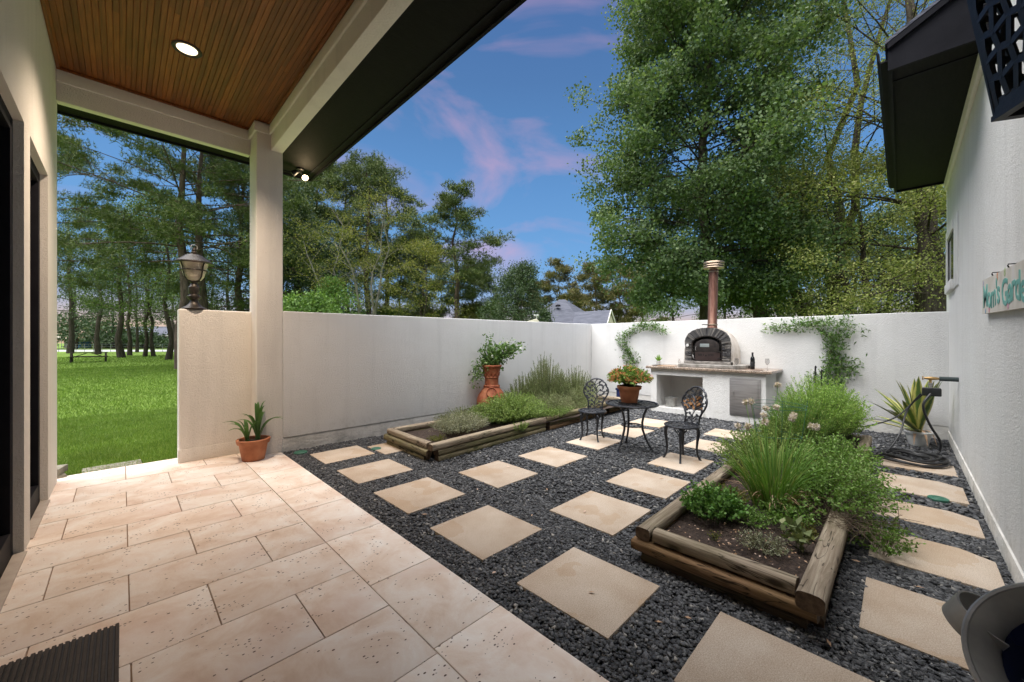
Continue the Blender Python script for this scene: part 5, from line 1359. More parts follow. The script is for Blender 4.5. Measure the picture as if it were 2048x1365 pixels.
for k, (x_, y_, lab, h_) in enumerate(((8.40, 2.34, 'small dark shaker on the hearth slab beside the oven', .075), (8.62, 2.10, 'pair size dark shaker behind the bottle on the counter', .085))):
    sh = thing('shaker', lab, 'shaker', (x_, y_, 1.087 if k == 0 else 1.0135))
    part('body', MB().lathe([(.018, 0), (.019, .005), (.014, h_*.5), (.017, h_*.75)], 18), BRONZE, sh, smooth=True)
    part('lid', MB().lathe([(.017, h_*.75), (.016, h_*.92), (.001, h_)], 18), STEEL, sh, smooth=True)

# blue pot in the wall corner
bp_ = thing('blue_pot', 'glossy dark blue square pot behind the bistro table near the wall corner', 'pot', (8.62, 4.75, 0))
part('body', MB().box(-.15, .15, -.15, .15, 0, .38), BLUE_POT, bp_, bevel=.02, seg=3)
part('rim', MB().box(-.165, .165, -.165, .165, .375, .42), BLUE_POT, bp_, bevel=.01)
part('soil', MB().box(-.145, .145, -.145, .145, .421, .425), SOIL, bp_)

# ================================================================== AGAVE, TAP AND HOSE
ag = thing('potted_agave', 'big green and yellow striped agave in a pale pot in the courtyard corner', 'potted plant', (8.35, -.17, .01))
part('pot', pot_mb(.105, .15, .22, .04), WHITE_POT, ag, smooth=True)
part('soil', MB().lathe([(.13, .17), (.001, .19)], 20, capb=False), SOIL, ag)
rr = random.Random(29)
for k in range(34):
    az = 2*PI*k/34*5.09 + rr.uniform(-.15, .15)
    d = (math.cos(az), math.sin(az))
    e_ = R(rr.choice([10, 22, 34, 46, 58, 72, 80]))
    L = rr.uniform(.58, .86)
    if d[1] < -.35: e_ = max(e_, R(72))
    rch = L*math.cos(e_)
    if d[1] < 0: rch = min(rch, .26/max(.05, -d[1]))
    if d[0] > 0: rch = min(rch, .62)
    zt = .22 + L*math.sin(e_)
    p0 = np.array([[.03*d[0], .03*d[1], .20]]); p2 = np.array([[rch*d[0], rch*d[1], zt]]); p1 = np.array([[rch*.5*d[0], rch*.5*d[1], .20 + (zt - .2)*.62]])
    lf_ = nppart('leaf', blades(p0, p1, p2, rr.uniform(.085, .12), 8, None, fold=.35, prof=lambda t: max(.03, (.55 + .9*t if t < .5 else 1.0*(1 - ((t-.5)/.5)**1.9)))), AGAVE, ag, smooth=True)
    at_ = lf_.data.attributes.new('margin', 'FLOAT', 'POINT'); at_.data.foreach_set('value', [0.0 if q % 3 == 1 else 1.0 for q in range(len(lf_.data.vertices))])
for k in range(3):
    az = 2.9 + k*.7; d = (math.cos(az), math.sin(az))
    nppart('dry_leaf', blades(np.array([[.03*d[0], .03*d[1], .22]]), np.array([[.15*d[0], .15*d[1], .30]]), np.array([[.24*d[0], .20*d[1], .05]]), .035, 6, None, fold=.4), DRY, ag, smooth=True)

tp_ = thing('water_tap', 'brass garden tap with insulated pipe and black timer on the side wall', 'tap', (7.66, -.52, 1.06))
part('pipe', MB().tube([(0, .0, 0), (0, .17, 0)], .030, 12), plain('pipe_wrap', [(.02, .035, .035), (.035, .05, .05)], 12, .7), tp_, smooth=True)
part('valve', MB().tube([(0, .17, 0), (0, .20, 0), (0, .25, 0), (0, .275, 0), (0, .31, .0)], [.014, .02, .024, .018, .014], 10).tube([(0, .25, 0), (0, .25, -.06)], .014, 8), BRASS, tp_, smooth=True)
part('handle', MB().lathe([(.028, 0), (.030, .006), (.026, .012)], 12).xf(Matrix.Translation((0, .315, 0)) @ Matrix.Rotation(R(-90), 4, 'X')), BRASS, tp_, smooth=True)
part('splitter', MB().tube([(0, .25, -.06), (0, .25, -.10)], .022, 10).tube([(-.05, .25, -.11), (.05, .25, -.11)], .016, 8), STEEL, tp_, smooth=True)
part('timer_box', MB().box(-.055, .055, .15, .33, -.235, -.125), BLACK, tp_, bevel=.018, seg=3)
hA = [(7.60, -.27, .86), (7.55, -.20, .70), (7.62, -.26, .45), (7.75, -.36, .22), (7.80, -.36, .08), (7.74, -.32, .03), (7.60, -.30, .03)]
def spl(P, n=8):
    P = [Vector(p) for p in P]; out = []
    for i in range(len(P) - 1):
        p0, p1, p2, p3 = P[max(i-1, 0)], P[i], P[i+1], P[min(i+2, len(P)-1)]
        for k in range(n):
            q = k/n; out.append(.5*((2*p1) + (p2-p0)*q + (2*p0-5*p1+4*p2-p3)*q*q + (3*p1-p0-3*p2+p3)*q**3))
    out.append(P[-1]); return out
hz_ = MB()
coil = []
rr = random.Random(77)
turns = 6
for i in range(turns*24 + 1):
    a = 2*PI*i/24; tt = i/24
    r_ = .20 + .17*(.5 + .5*math.sin(tt*2.3)) + .02*math.sin(a*2 + tt)
    coil.append((7.20 + r_*1.0*math.cos(a) + .03*math.sin(tt), -.08 + r_*.92*math.sin(a), .045 + .016*(i/24 % 3) + .01*math.sin(a*3)))
hz_.tube(spl(hA), .014, 8)
hz_.tube(coil, .0145, 8)
ho = tag(part('garden_hose', hz_, RUBBER, smooth=True), 'black rubber hose hanging from the tap and coiled on the last pavers', 'hose')
h2 = MB().tube(spl([(7.62, -.18, .85), (7.66, -.05, .60), (7.50, .02, .30), (7.2, .14, .10), (6.95, .28, .05), (6.85, .36, .05)]), .011, 8).tube(spl([(7.64, -.20, .84), (7.72, -.1, .70), (7.62, .06, .50), (7.45, .30, .38), (7.3, .55, .33), (7.2, .75, .36)]), .009, 8)
tag(part('drip_line', h2, RUBBER, smooth=True), 'thin black watering tubes looping from the timer to the herb bed', 'hose')

# dead stems hanging over the thick log
rg = np.random.RandomState(301); n = 420
P0 = np.stack([rg.uniform(3.55, 4.35, n), rg.normal(.30, .10, n), rg.uniform(.20, .30, n)], 1)
dr_ = unit(rg.normal(size=(n, 3))*np.array([1, 1, .35])); P2 = P0 + dr_*rg.uniform(.06, .22, n)[:, None]; P1 = (P0 + P2)/2 + np.array([0, 0, .03])
ds = nppart('dead_stems', stems(P0, P1, P2, .0022, .0014, 3, 3), TWIG)
tag(ds, 'tangle of dead brown stems lying over the thick log under the mint', 'dead stems', kind='stuff')

rg = np.random.RandomState(311); n = 150
P = np.stack([rg.uniform(2.72, 3.6, n), rg.uniform(.42, 1.2, n), np.full(n, .192)], 1)
lt = nppart('leaf_litter', leafquads(P, unit(np.concatenate([rg.normal(size=(n, 2)), np.full((n, 1), .15)], 1)), rg.uniform(.012, .035, n), rg.uniform(.006, .014, n), rg, 2.5), DRY)
tag(lt, 'bits of dry leaf and bark scattered on the bare soil of the herb bed', 'litter', kind='stuff')
# ================================================================== TREES
def grow(name, label, pos, h, tr, rad, z0, lm, bm, seed, profile='oval', nlimb=40, nsub=4, npc=60, ll=.13, lw=.09, cr=.55, flat=.7, elev=(10, 55), wig=.12, group=None, needle=False, lean=(0, 0), trunks=1, cat='tree', spread=.2, top=1.0, droop=0.0):
    rg = np.random.RandomState(seed)
    t = thing(name, label, cat, (pos[0], pos[1], -.03), group=group)
    tb = MB(); P0s, P1s, P2s, r0s, r1s, cents = [], [], [], [], [], []
    prof = {'oval': lambda u: (max(0, 1 - (abs(u - .42)/.62)**2.2))**.6, 'cone': lambda u: .25 + .78*(1 - u)**.8, 'umbrella': lambda u: .55 + .5*math.sin(PI*min(1, u*1.15)) if u < .9 else .55,
            'vase': lambda u: .45 + .75*u if u < .7 else 1.0 - (u - .7)*1.6, 'column': lambda u: .85*(1 - u**3) + .15, 'gum': lambda u: (.62 + .42*min(1, u/.14)) if u < .62 else 1.04 - (u - .62)*1.6}[profile]
    for q in range(trunks):
        off = np.array([rg.normal()*spread, rg.normal()*spread, 0]) if trunks > 1 else np.zeros(3)
        ln = np.array([lean[0] + (rg.normal()*h*.10 if trunks > 1 else 0), lean[1] + (rg.normal()*h*.10 if trunks > 1 else 0), 0])
        m = 9
        tp = [off*.5 + ln*(i/(m-1))**1.4 + np.array([rg.normal()*wig*(i > 0), rg.normal()*wig*(i > 0), h*top*i/(m-1)]) + off*(i/(m-1)) for i in range(m)]
        tb.tube([tuple(p) for p in tp], [tr*(1.28 if i == 0 else 1.0)*(1 - .86*(i/(m-1))**1.1) for i in range(m)], 9)
        tp = np.array(tp)
        def at(f):
            x = f*(m-1); i = min(int(x), m-2); return tp[i]*(1-(x-i)) + tp[i+1]*(x-i)
        n_ = nlimb//trunks
        for i in range(n_):
            u = (i + rg.uniform(.2, .8))/n_
            f = z0 + (1 - z0)*u*.97
            s = at(f); az = i*2.399963 + rg.uniform(-.5, .5)
            L = rad*prof(u)*rg.uniform(.72, 1.12)
            e_ = R(elev[0] + (elev[1]-elev[0])*u + rg.uniform(-10, 10))
            d = np.array([math.cos(az)*math.cos(e_), math.sin(az)*math.cos(e_), math.sin(e_)])
            end = s + d*L; end[2] += droop*L
            mid = (s + end)/2 + np.array([rg.normal()*.06*L, rg.normal()*.06*L, .08*L])
            rl = max(.010, tr*.26*(1 - f*.75)*min(1, L/rad + .2))
            P0s.append(s); P1s.append(mid); P2s.append(end); r0s.append(rl); r1s.append(rl*.25)
            cents.append(end)
            for k in range(nsub):
                v = rg.uniform(.38, .98); b0 = (1-v)**2*s + 2*(1-v)*v*mid + v*v*end
                sd = unit(d*.6 + rg.normal(size=3)*np.array([.75, .75, .45])); l2 = L*rg.uniform(.18, .42) + .15
                b2 = b0 + sd*l2; b2[2] += droop*l2
                P0s.append(b0); P1s.append((b0+b2)/2 + rg.normal(size=3)*.05*l2); P2s.append(b2); r0s.append(rl*.42); r1s.append(rl*.12); cents.append(b2)
    part('trunk', tb, bm, t, smooth=True, angle=80)
    nppart('limbs', stems(np.array(P0s), np.array(P1s), np.array(P2s), np.array(r0s), np.array(r1s), 4, 4), bm, t, smooth=True)
    Cn = np.array(cents); n = len(Cn)
    w = rg.uniform(.5, 1.5, n)
    idx = np.repeat(np.arange(n), np.maximum(1, (npc*w).astype(int)))
    N_ = len(idx)
    P = Cn[idx] + np.clip(rg.normal(size=(N_, 3)), -1.9, 1.9)*np.array([cr, cr, cr*flat])*.55*rg.uniform(.7, 1.2, n)[idx][:, None]
    ctr = np.array([0, 0, h*.5])
    outw = unit(P - ctr)
    if needle:
        A = unit(outw*.35 + rg.normal(size=P.shape)*.55 + np.array([0, 0, .35]))
        VF = needles(P, A, ll, lw, rg, 5, .75)
    else:
        A = unit(outw*.3 + rg.normal(size=P.shape)*.8 + np.array([0, 0, -.25]))
        VF = leafquads(P, A, ll*rg.uniform(.65, 1.2, N_), lw*rg.uniform(.65, 1.2, N_), rg, .7)
    nppart('crown', VF, lm, t)
    return t

# ---- big trees beyond the oven wall
grow('sweetgum_tree', 'huge dense dark green broadleaf tree rising right behind the oven flue', W(1412, 18), 21, .30, 4.15, .17, L_GUM, BARK, 101, 'gum', 120, 7, 200, .14, .118, .66, .7, (-4, 45), droop=-.04)
grow('elm_tree', 'airy yellow green tree with long bare limbs next to the black eave', W(1880, 13.5), 16, .36, 6.6, .16, L_ELM, BARK, 102, 'vase', 42, 9, 190, .080, .052, .70, .5, (2, 55), lean=(-1.2, 1.8), trunks=2, spread=.35)
grow('elm_tree', 'tall loose olive tree with sky showing through beside the dense broadleaf tree', W(1660, 20), 22, .26, 6.0, .25, L_ELM, BARK, 103, 'oval', 42, 6, 85, .095, .062, .72, .55, (6, 60), trunks=3, spread=.7, wig=.35)
grow('elm_tree', 'low spreading olive tree above the wall between the oven and the side building', W(1735, 16), 7.6, .2, 3.9, .22, L_ELM, BARK, 104, 'oval', 32, 7, 110, .09, .062, .68, .6, (5, 50), trunks=2, spread=.4)
grow('oak_tree', 'dark oak with a thick trunk showing low over the wall behind the oven', W(1520, 24), 12, .52, 4.2, .25, L_OAK, BARK, 105, 'oval', 36, 7, 120, .15, .11, .8, .65, (5, 45))
BT = 'trees in the woods beyond the oven wall'
for i, (px, d, h, rad, lm, bm, lab) in enumerate([
        (1560, 33, 10, 3.4, L_OAK, BARK, 'slender dark woodland tree nearest the thick oak trunk beyond the oven wall'),
        (1622, 30, 10.5, 3.6, L_ELM, BARK_W, 'pale trunked woodland tree above the vine hooking end of the wall'),
        (1700, 29, 9.0, 3.0, L_DARK, BARK, 'dark low woodland tree above the thick vine'),
        (1775, 27, 9.5, 3.4, L_DARK, BARK, 'dark bushy woodland tree over the plain part of the wall'),
        (1838, 30, 13, 3.6, L_ELM, BARK, 'yellowish woodland tree nearest the side building wall'),
        (1350, 40, 9.5, 3.6, L_OAK, BARK, 'woodland tree showing low between house roof and flue'),
        (1450, 42, 10, 3.8, L_OAK, BARK, 'woodland tree low behind the flue with peach sky around it'),
        (1930, 24, 15, 4.5, L_ELM, BARK, 'olive tree whose crown shows over the black eave')]):
    grow('woodland_tree', lab, W(px, d), h, .19, rad, .36, lm, bm, 120 + i, 'oval', 30, 5, 60, .16, .11, .75, .65, (0, 50), group=BT)

# ---- far pines and house in the gap
for i, (px, d, h, lab) in enumerate([(1118, 62, 13.5, 'small far pine with a leaning top standing over the grey roof'), (1192, 58, 12, 'far pine above the small gable of the grey roof'), (1240, 60, 13.5, 'far pine touching the dense broadleaf tree'), (1285, 55, 11.5, 'far pine half hidden behind the dense broadleaf tree'), (1160, 66, 9.0, 'lower far pine between two taller ones over the grey roof'), (1065, 64, 11.0, 'far pine with golden top behind the dark round tree')]):
    grow('pine_tree', lab, W(px, d), h, .2, 3.0, .30, L_PINE2, BARK_P, 140 + i, 'umbrella', 18, 4, 34, .5, .09, .9, .45, (-5, 40), needle=True, group='far pines beyond the grey roof', wig=.2)
grow('holly_tree', 'dark round evergreen in front of the grey house roof', W(1035, 30), 6.6, .2, 2.35, .05, L_DARK, BARK, 150, 'oval', 80, 5, 60, .13, .08, .55, .9, (10, 60))
grow('holly_tree', 'small dark evergreen shrub at the edge of the grey house roof', W(1088, 28), 3.5, .1, .75, .05, L_DARK, BARK, 151, 'oval', 24, 4, 46, .12, .08, .3, .9, (10, 60))

hs_ = thing('distant_house', 'distant house with grey shingle hip roof and small cream gable', 'house', (0, 0, 0))
def Wz(px, py, d):
    x, y = W(px, d); return (x, y, 1.56 + (681 - py)*d/780)
d0 = 36
part('roof', MB().add([Wz(1118, 598, d0 + 5), Wz(1130, 598, d0 + 5), Wz(1078, 662, d0), Wz(1180, 668, d0), Wz(1200, 640, d0 + 9), Wz(1050, 650, d0 + 10)], [(0, 2, 3, 1), (1, 3, 4), (0, 5, 2), (0, 1, 4, 5)]), SHINGLE, hs_)
part('roof', MB().add([Wz(1150, 623, d0 + 3), Wz(1222, 619, d0 + 2), Wz(1140, 668, d0 - 1.5), Wz(1209, 668, d0 - 2), Wz(1238, 668, d0 + 3.5), Wz(1165, 668, d0 + 5)], [(0, 2, 3, 1), (0, 1, 4, 5)]), SHINGLE, hs_)
part('gable_wall', MB().add([Wz(1221, 622, d0 + 2.3), Wz(1211, 668, d0 - 1.8), Wz(1236, 668, d0 + 3.4), Wz(1211, 700, d0 - 1.8), Wz(1236, 700, d0 + 3.4)], [(0, 1, 2), (1, 3, 4, 2)]), CREAM, hs_)
part('barge_board', MB().bar(Wz(1222.3, 619.5, d0 + 2.0), Wz(1209.5, 668, d0 - 2.1), .06, .2).bar(Wz(1222.5, 619.5, d0 + 2.0), Wz(1238, 668, d0 + 3.5), .06, .2), WHITE_TRIM, hs_)
a_ = Vector(Wz(1078, 660, d0 + .3)); b_ = Vector(Wz(1209, 660, d0 - 1.2))
part('wall', MB().prism([(a_.x + .6, a_.y + .6), (b_.x + .3, b_.y + .6), (b_.x + 7, b_.y + 4), (a_.x + 7, a_.y + 7)], 'z', -.1, 2.4), CREAM, hs_)
vx = Vector(Wz(1116, 611, d0 + 3.35))
part('roof_vent', MB().lathe([(.26, -.05), (.28, 0), (.22, .12), (.001, .18)], 16).xf(Matrix.Translation(vx)), DARK_TRIM, hs_, smooth=True)

ws = thing('weather_station', 'small cream weather station with cups showing just above the wall by the dark tree', 'weather station', W(1070, 13) + (0,))
part('mast', MB().tube([(0, 0, -.03), (0, 0, 2.12)], .025, 8), WHITE_POT, ws, smooth=True)
ax = Vector((1, -1, 0)).normalized()
M_ = Matrix.Rotation(R(-45), 4, 'Z')
part('body', MB().prism([(-.25, 2.14), (.12, 2.14), (.12, 2.24), (.03, 2.30), (-.25, 2.22)], 'y', -.09, .09).xf(M_), CREAM, ws, bevel=.01)
an = MB().tube([tuple(ax*.06 + Vector((0, 0, 2.24))), tuple(ax*.06 + Vector((0, 0, 2.42)))], .012, 6)
for k in range(3):
    a = k*2.094; c_ = ax*.06 + Vector((.07*math.cos(a), .07*math.sin(a), 2.42))
    an.tube([tuple(ax*.06 + Vector((0, 0, 2.42))), tuple(c_)], .006, 5); an.lathe([(.001, -.035), (.03, -.02), (.035, .02), (.001, .03)], 10, c=tuple(c_))
part('wind_cups', an, WHITE_POT, ws, smooth=True)

# ---- pine stand beyond the long wall
PG = 'pines beyond the long garden wall'
for i, (px, d, h, rad, z0, tr, lab) in enumerate([
        (912, 38, 15.0, 3.6, .45, .33, 'lone straight pine with a flat layered top apart from the other pines'),
        (735, 40, 21.0, 4.4, .42, .34, 'tall pine with a reddish trunk behind the pale trunked tree'),
        (632, 40, 21.5, 4.4, .40, .30, 'tall pine with bare lower trunk second from the porch column'),
        (592, 36, 18.5, 4.2, .42, .28, 'tall pine whose trunk stands next to the porch column'),
        (690, 44, 23.5, 4.6, .40, .3, 'highest pine in the middle of the stand'),
        (775, 44, 22.5, 4.4, .40, .3, 'tall pine at the outer shoulder of the stand toward the lone pine'),
        (845, 42, 13.5, 3.3, .30, .2, 'shorter pine between the stand and the lone pine'),
        (800, 46, 14.0, 3.4, .30, .2, 'short slim pine behind the yellowing tree'),
        (950, 46, 11.0, 2.8, .28, .2, 'low pine to the far side of the lone pine')]):
    grow('pine_tree', lab, W(px, d), h if px == 912 else h*.91, tr, rad, z0, L_PINE, BARK_P, 160 + i, 'umbrella', 26, 4, 62, .34, .048, .80, .5, (-4, 45), needle=True, group=PG, wig=.12)
grow('birch_tree', 'pale many stemmed tree with yellowing leaves in front of the pine stand', W(735, 25), 10.0, .11, 3.0, .35, L_YEL, BARK_W, 180, 'vase', 48, 5, 24, .11, .062, .6, .6, (15, 60), trunks=3, spread=.5, wig=.2)
grow('birch_tree', 'pale thin tree with sparse yellow leaves near the porch column', W(688, 23), 7.6, .09, 2.0, .45, L_YEL, BARK_W, 181, 'vase', 26, 4, 20, .11, .07, .6, .6, (15, 60), trunks=2, spread=.3, wig=.18)
grow('birch_tree', 'short yellowish tree between the pale trunked tree and the lone pine', W(850, 30), 8.5, .10, 2.6, .25, L_YEL, BARK, 182, 'oval', 30, 5, 30, .14, .08, .6, .6, (10, 60))
SG = 'green shrubs showing over the long garden wall'
for i, (px, d, h, rad, lm, lab) in enumerate([(590, 15, 2.75, 1.0, L_SHRUB, 'bright leafy shrub over the wall next to the porch column'), (640, 16, 2.9, 1.1, L_SHRUB, 'bright leafy shrub over the wall second from the porch column'), (672, 22, 4.6, 1.3, L_SHRUB, 'soft green young tree under the pale trunked tree'),
        (780, 44, 4.2, 2.4, L_SHRUB, 'low green thicket among the pine trunks'), (855, 46, 4.4, 2.4, L_YEL, 'low yellowish thicket near the lone pine'), (945, 44, 4.6, 2.2, L_YEL, 'low thicket beyond the lone pine trunk'), (985, 40, 4.8, 1.8, L_OAK, 'low thicket touching the dark round evergreen'), (715, 48, 4.0, 2.6, L_SHRUB, 'low green thicket behind the pale trunks')]):
    grow('shrub', lab, W(px, d), h, .06, rad, .05, lm, TWIG, 190 + i, 'oval', 40, 4, 42, .11 if d < 25 else .2, .07 if d < 25 else .13, .4 if d < 25 else .8, .8, (10, 70), cat='shrub', group=SG)
for i, (px, d, h, rad, lab) in enumerate([(545, 30, 14, 3.6, 'dense dark evergreen behind the porch column'), (600, 33, 10.5, 3.2, 'dense dark evergreen low behind the shrubs next to the porch column'), (660, 36, 9.5, 3.0, 'dark evergreen low behind the pale thin tree')]):
    grow('cedar_tree', lab, W(px, d), h, .2, rad, .08, L_DARK, BARK, 205 + i, 'oval', 70, 5, 46, .19, .11, .8, .8, (0, 50), group='dark evergreens by the porch column')

# ---- trees on the lawn seen through the porch opening
grow('pine_tree', 'great twin trunked pine filling the porch opening behind the post lamp', W(366, 22), 16.0, .30, 6.4, .36, L_PINE, BARK_P, 220, 'oval', 40, 4, 84, .24, .034, .62, .5, (-8, 40), needle=True, wig=.1)
grow('pine_tree', 'second trunk of pine close beside the great pine at the porch opening', W(402, 23.5), 15.5, .30, 5.0, .40, L_PINE, BARK_P, 221, 'oval', 30, 4, 80, .24, .034, .62, .5, (-8, 40), needle=True, wig=.1)
grow('pine_tree', 'leaning pine crown at the house wall side of the porch opening', W(70, 27), 15.5, .30, 5.6, .40, L_PINE, BARK_P, 222, 'umbrella', 30, 4, 80, .26, .036, .66, .5, (-8, 40), needle=True)
grow('pine_tree', 'pine between the great pine and the porch column', W(480, 27), 14, .28, 4.6, .25, L_PINE, BARK_P, 223, 'oval', 26, 4, 80, .26, .036, .66, .5, (-8, 40), needle=True)
HG = 'hardwood trees standing on the far lawn'
for i, (px, d, h, rad, tr, lm, lab) in enumerate([
        (196, 47, 16, 6.0, .25, L_DARK, 'curved dark lawn tree directly behind the picnic table'),
        (243, 37, 14, 5.2, .26, L_OAK, 'straight thick dark lawn tree nearest to the terrace'),
        (259, 43, 14, 5.0, .19, L_DARK, 'forked lawn tree close behind the straight thick one'),
        (303, 40, 14, 4.8, .16, L_OAK, 'slim paired stem lawn tree on the post lamp side'),
        (274, 55, 15, 5.0, .17, L_DARK, 'thin far lawn tree between the forked one and the slim pair'),
        (337, 33, 13, 4.4, .2, L_OAK, 'lawn tree trunk showing at the edge of the stucco wing wall'),
        (140, 50, 17, 6.0, .3, L_DARK, 'spreading lawn tree at the house wall edge'),
        (150, 78, 15, 6.0, .3, L_DARK, 'far tree across the street above the parked bin'),
        (225, 80, 14, 6.0, .3, L_OAK, 'far tree across the street behind the brick house'),
        (290, 82, 14, 6.0, .3, L_DARK, 'pale green far tree across the street'),
        (345, 76, 15, 6.0, .3, L_OAK, 'far tree across the street toward the post lamp'),
        (455, 50, 13, 5.0, .3, L_DARK, 'dark full tree beyond the post lamp toward the column'),
        (425, 62, 14, 5.0, .3, L_OAK, 'far leafy tree showing under the great pine')]):
    far = d > 60
    grow('hardwood_tree', lab, W(px, d), h, tr, rad, .26, lm, BARK, 230 + i, 'oval', 22 if not far else 16, 4, 84 if not far else 70, .18 if not far else .26, .11 if not far else .17, .85 if not far else 1.2, .5, (5, 50), group=HG, wig=.14, trunks=2 if i in (3,) else 1, spread=.35)

# picnic table
pt = thing('picnic_table', 'dark wooden picnic table with benches on the lawn', 'picnic table', W(178, 29.5) + (-.03,), 0)
for k in range(4): part('top_board', MB().box(-1.0, 1.0, -.36 + k*.185, -.19 + k*.185, .70, .74), BARK, pt)
for y_ in (-.72, .72): part('bench', MB().box(-1.0, 1.0, y_ - .13, y_ + .13, .40, .44), BARK, pt)
for x_ in (-.88, .88):
    for s_ in (-1, 1): part('leg', MB().bar((x_, s_*.28, .70), (x_, s_*.70, .0), .10, .14), BARK, pt)
    part('cross_beam', MB().box(x_ - .03, x_ + .03, -.78, .78, .34, .40), BARK, pt)
for s_ in (-1, 1): part('brace', MB().bar((s_*.80, 0, .38), (s_*.12, 0, .68), .05, .05), BARK, pt)

# street, brick house, bin, hedge, fence beyond the lawn
def strip(name, d_a, d_b, px_a, px_b, z, mat, kind='structure'):
    A_ = [W(px_a, d_a), W(px_b, d_a), W(px_b, d_b), W(px_a, d_b)]
    return tag(part(name, MB().add([(p[0], p[1], z) for p in A_], [(0, 1, 2, 3)]), mat), kind=kind)
ASPH = plain('pale_road', [(.30, .30, .30), (.40, .40, .39)], 2, .9)
strip('street', 58, 70, -500, 520, -.02, ASPH)
BRICK = plain('red_brick', [(.24, .10, .06), (.34, .16, .10)], 9, .9)
def block(px_a, px_b, d, depth, z0, z1):
    a = Vector(W(px_a, d) + (0,)); b = Vector(W(px_b, d) + (0,)); f = Vector((1, 1, 0)).normalized()*depth
    return [(a.x, a.y), (b.x, b.y), (b.x + f.x, b.y + f.y), (a.x + f.x, a.y + f.y)], z0, z1
bhs = thing('brick_house', 'low red brick house across the street with pale windows', 'house')
p_, z0, z1 = block(196, 330, 92, 9, -.03, 2.7)
part('wall', MB().prism(p_, 'z', z0, z1), BRICK, bhs)
p_, z0, z1 = block(190, 336, 91, 11, 2.7, 2.95)
part('eave', MB().prism(p_, 'z', z0, z1), WHITE_TRIM, bhs)
c_ = sum((Vector(q + (0,)) for q in p_), Vector())/4
q0, q1, q2, q3 = [Vector(q + (2.95,)) for q in p_]
r0 = (q0 + q3)/2 + (q1 - q0).normalized()*4 + Vector((0, 0, 2.2)); r1 = (q1 + q2)/2 - (q1 - q0).normalized()*4 + Vector((0, 0, 2.2))
part('roof', MB().add([q0, q1, q2, q3, r0, r1], [(0, 1, 5, 4), (1, 2, 5), (2, 3, 4, 5), (3, 0, 4)]), SHINGLE, bhs)
for pa, pb in ((213, 217), (222, 226), (262, 266), (280, 286), (316, 324)):
    p_, z0, z1 = block(pa, pb, 91.8, .15, .5, 2.2)
    wn_ = part('window', MB().prism(p_, 'z', z0, z1), WHITE_TRIM, bhs)
    p_, z0, z1 = block(pa + .8, pb - .8, 91.75, .1, .8, 2.0)
    part('pane', MB().prism(p_, 'z', z0, z1), GLASS_DARK, wn_)
p_, z0, z1 = block(148, 160, 80, 2.2, -.03, 1.35)
bn = thing('skip_bin', 'blue skip bin beside the street', 'skip')
part('body', MB().prism(p_, 'z', .1, 1.25), plain('blue_paint', [(.02, .12, .32), (.04, .18, .42)], 5, .5), bn, bevel=.05)
p_, z0, z1 = block(147.5, 160.5, 79.9, 2.4, 1.25, 1.38)
part('rim', MB().prism(p_, 'z', 1.25, 1.38), plain('blue_rim', [(.02, .09, .25)], 5, .5), bn)
sh_ = thing('garden_shed', 'pale open shed at the street near the house wall edge', 'shed')
p_, z0, z1 = block(128, 143, 84, 4, -.03, 2.0)
part('wall', MB().prism(p_, 'z', z0, z1), plain('shed_board', [(.20, .19, .17), (.30, .28, .26)], 3, .9), sh_)
p_, z0, z1 = block(126, 144, 83.5, 5, 2.0, 2.2)
part('roof', MB().prism(p_, 'z', z0, z1), WHITE_TRIM, sh_)
gz = thing('tent', 'cream market tent on thin poles beside the pale shed', 'tent')
gp_ = [Vector(W(a, d) + (0,)) for a, d in ((113, 78), (123, 78), (123, 82), (113, 82))]
tpk = (gp_[0] + gp_[2])/2 + Vector((0, 0, 3.2))
part('canopy', MB().add([p + Vector((0, 0, 2.2)) for p in gp_] + [p + Vector((0, 0, 1.95)) for p in gp_] + [tpk], [(0, 1, 8), (1, 2, 8), (2, 3, 8), (3, 0, 8), (0, 4, 5, 1), (1, 5, 6, 2), (2, 6, 7, 3), (3, 7, 4, 0)]), CREAM, gz)
for p in gp_: part('pole', MB().tube([tuple(p), tuple(p + Vector((0, 0, 2.2)))], .05, 6), WHITE_TRIM, gz)
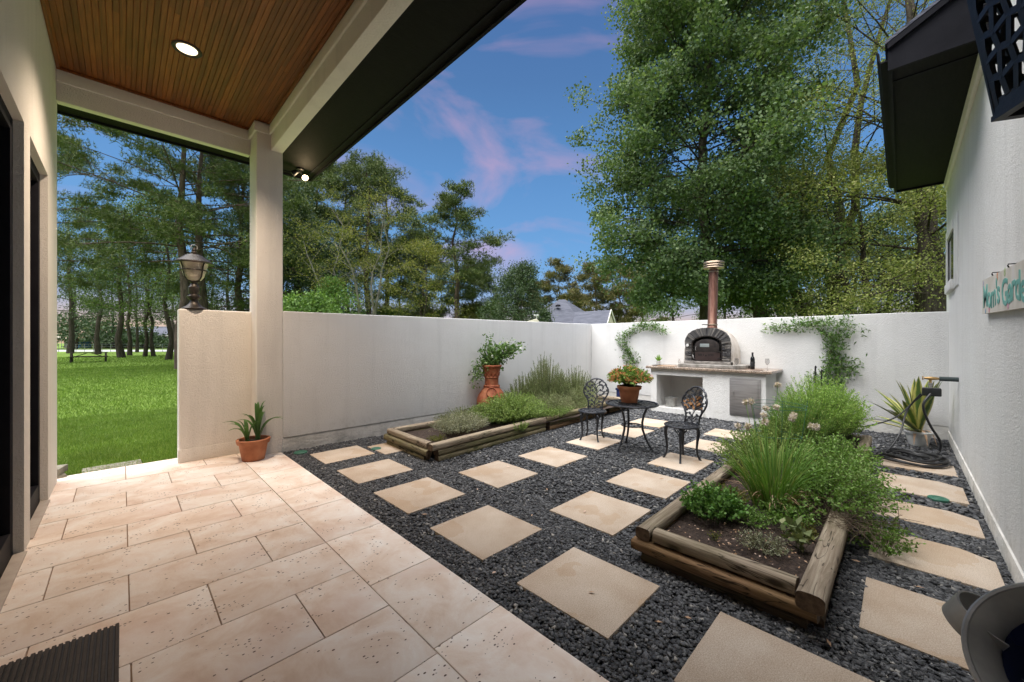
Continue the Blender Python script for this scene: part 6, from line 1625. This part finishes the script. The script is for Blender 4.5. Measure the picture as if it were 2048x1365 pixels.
for i, (px, lab) in enumerate([(205, 'clipped hedge in front of the brick house near the curved tree'), (235, 'clipped hedge in front of the brick house behind the thick tree'), (272, 'clipped hedge in front of the brick house behind the thin tree'), (305, 'clipped hedge in front of the brick house toward the wing wall')]):
    grow('hedge', lab, W(px, 84), 1.9, .05, 2.2, .05, L_DARK, TWIG, 250 + i, 'oval', 24, 4, 70, .16, .11, .9, .5, (0, 50), cat='hedge', group='hedges along the brick house')
fn = thing('street_fence', 'thin wire fence on posts along the far edge of the lawn', 'fence')
A_ = Vector(W(100, 56) + (0,)); B_ = Vector(W(360, 56) + (0,))
for k in range(16):
    p = A_.lerp(B_, k/15)
    part('post', MB().tube([tuple(p), tuple(p + Vector((0, 0, 1.15)))], .03, 5), STEEL, fn)
fr_ = MB()
for z_ in (.4, .75, 1.1): fr_.tube([tuple(A_ + Vector((0, 0, z_))), tuple(B_ + Vector((0, 0, z_)))], .014, 4)
part('wire', fr_, STEEL, fn)

# far woods: one mass round the horizon
rg = np.random.RandomState(99)
n = 90000
ang = rg.uniform(R(-66), R(66), n); dd = rg.uniform(105, 135, n)
hmax = 2.6 + 1.6*np.sin(ang*9) + 1.5*np.sin(ang*23 + 1) + rg.normal(size=n)*.7
f_ = np.stack([np.cos(ang + PI/4)*dd, np.sin(ang + PI/4)*dd, np.maximum(.0, hmax)*np.sqrt(rg.uniform(0, 1, n)) + .2], 1)
fwd = nppart('far_woods', leafquads(f_, unit(rg.normal(size=f_.shape)), rg.uniform(.35, .7, n), rg.uniform(.25, .45, n), rg, .5), L_DARK)
tag(fwd, 'distant dark band of woods along the horizon', 'woods', kind='stuff')

# fallen bits on the gravel
rg = np.random.RandomState(41)
P = np.array([(1.9, 2.95), (2.2, .85), (2.05, .95), (3.6, .2), (2.6, 3.1), (3.1, 2.6), (1.75, 1.9), (4.9, 2.5), (3.5, -.1), (2.5, .25), (2.55, 2.3), (2.1, 3.5), (3.3, 3.4), (4.2, 1.9), (2.0, 1.35), (2.9, 2.0)])
P3 = np.concatenate([P, np.full((len(P), 1), .036)], 1)
lf = nppart('fallen_leaves', leafquads(P3, unit(np.concatenate([rg.normal(size=(len(P), 2)), np.full((len(P), 1), .05)], 1)), rg.uniform(.03, .06, len(P)), .018, rg, 6), DRY)
tag(lf, 'a few dry brown leaves scattered over the gravel and pavers', 'leaves', kind='stuff')
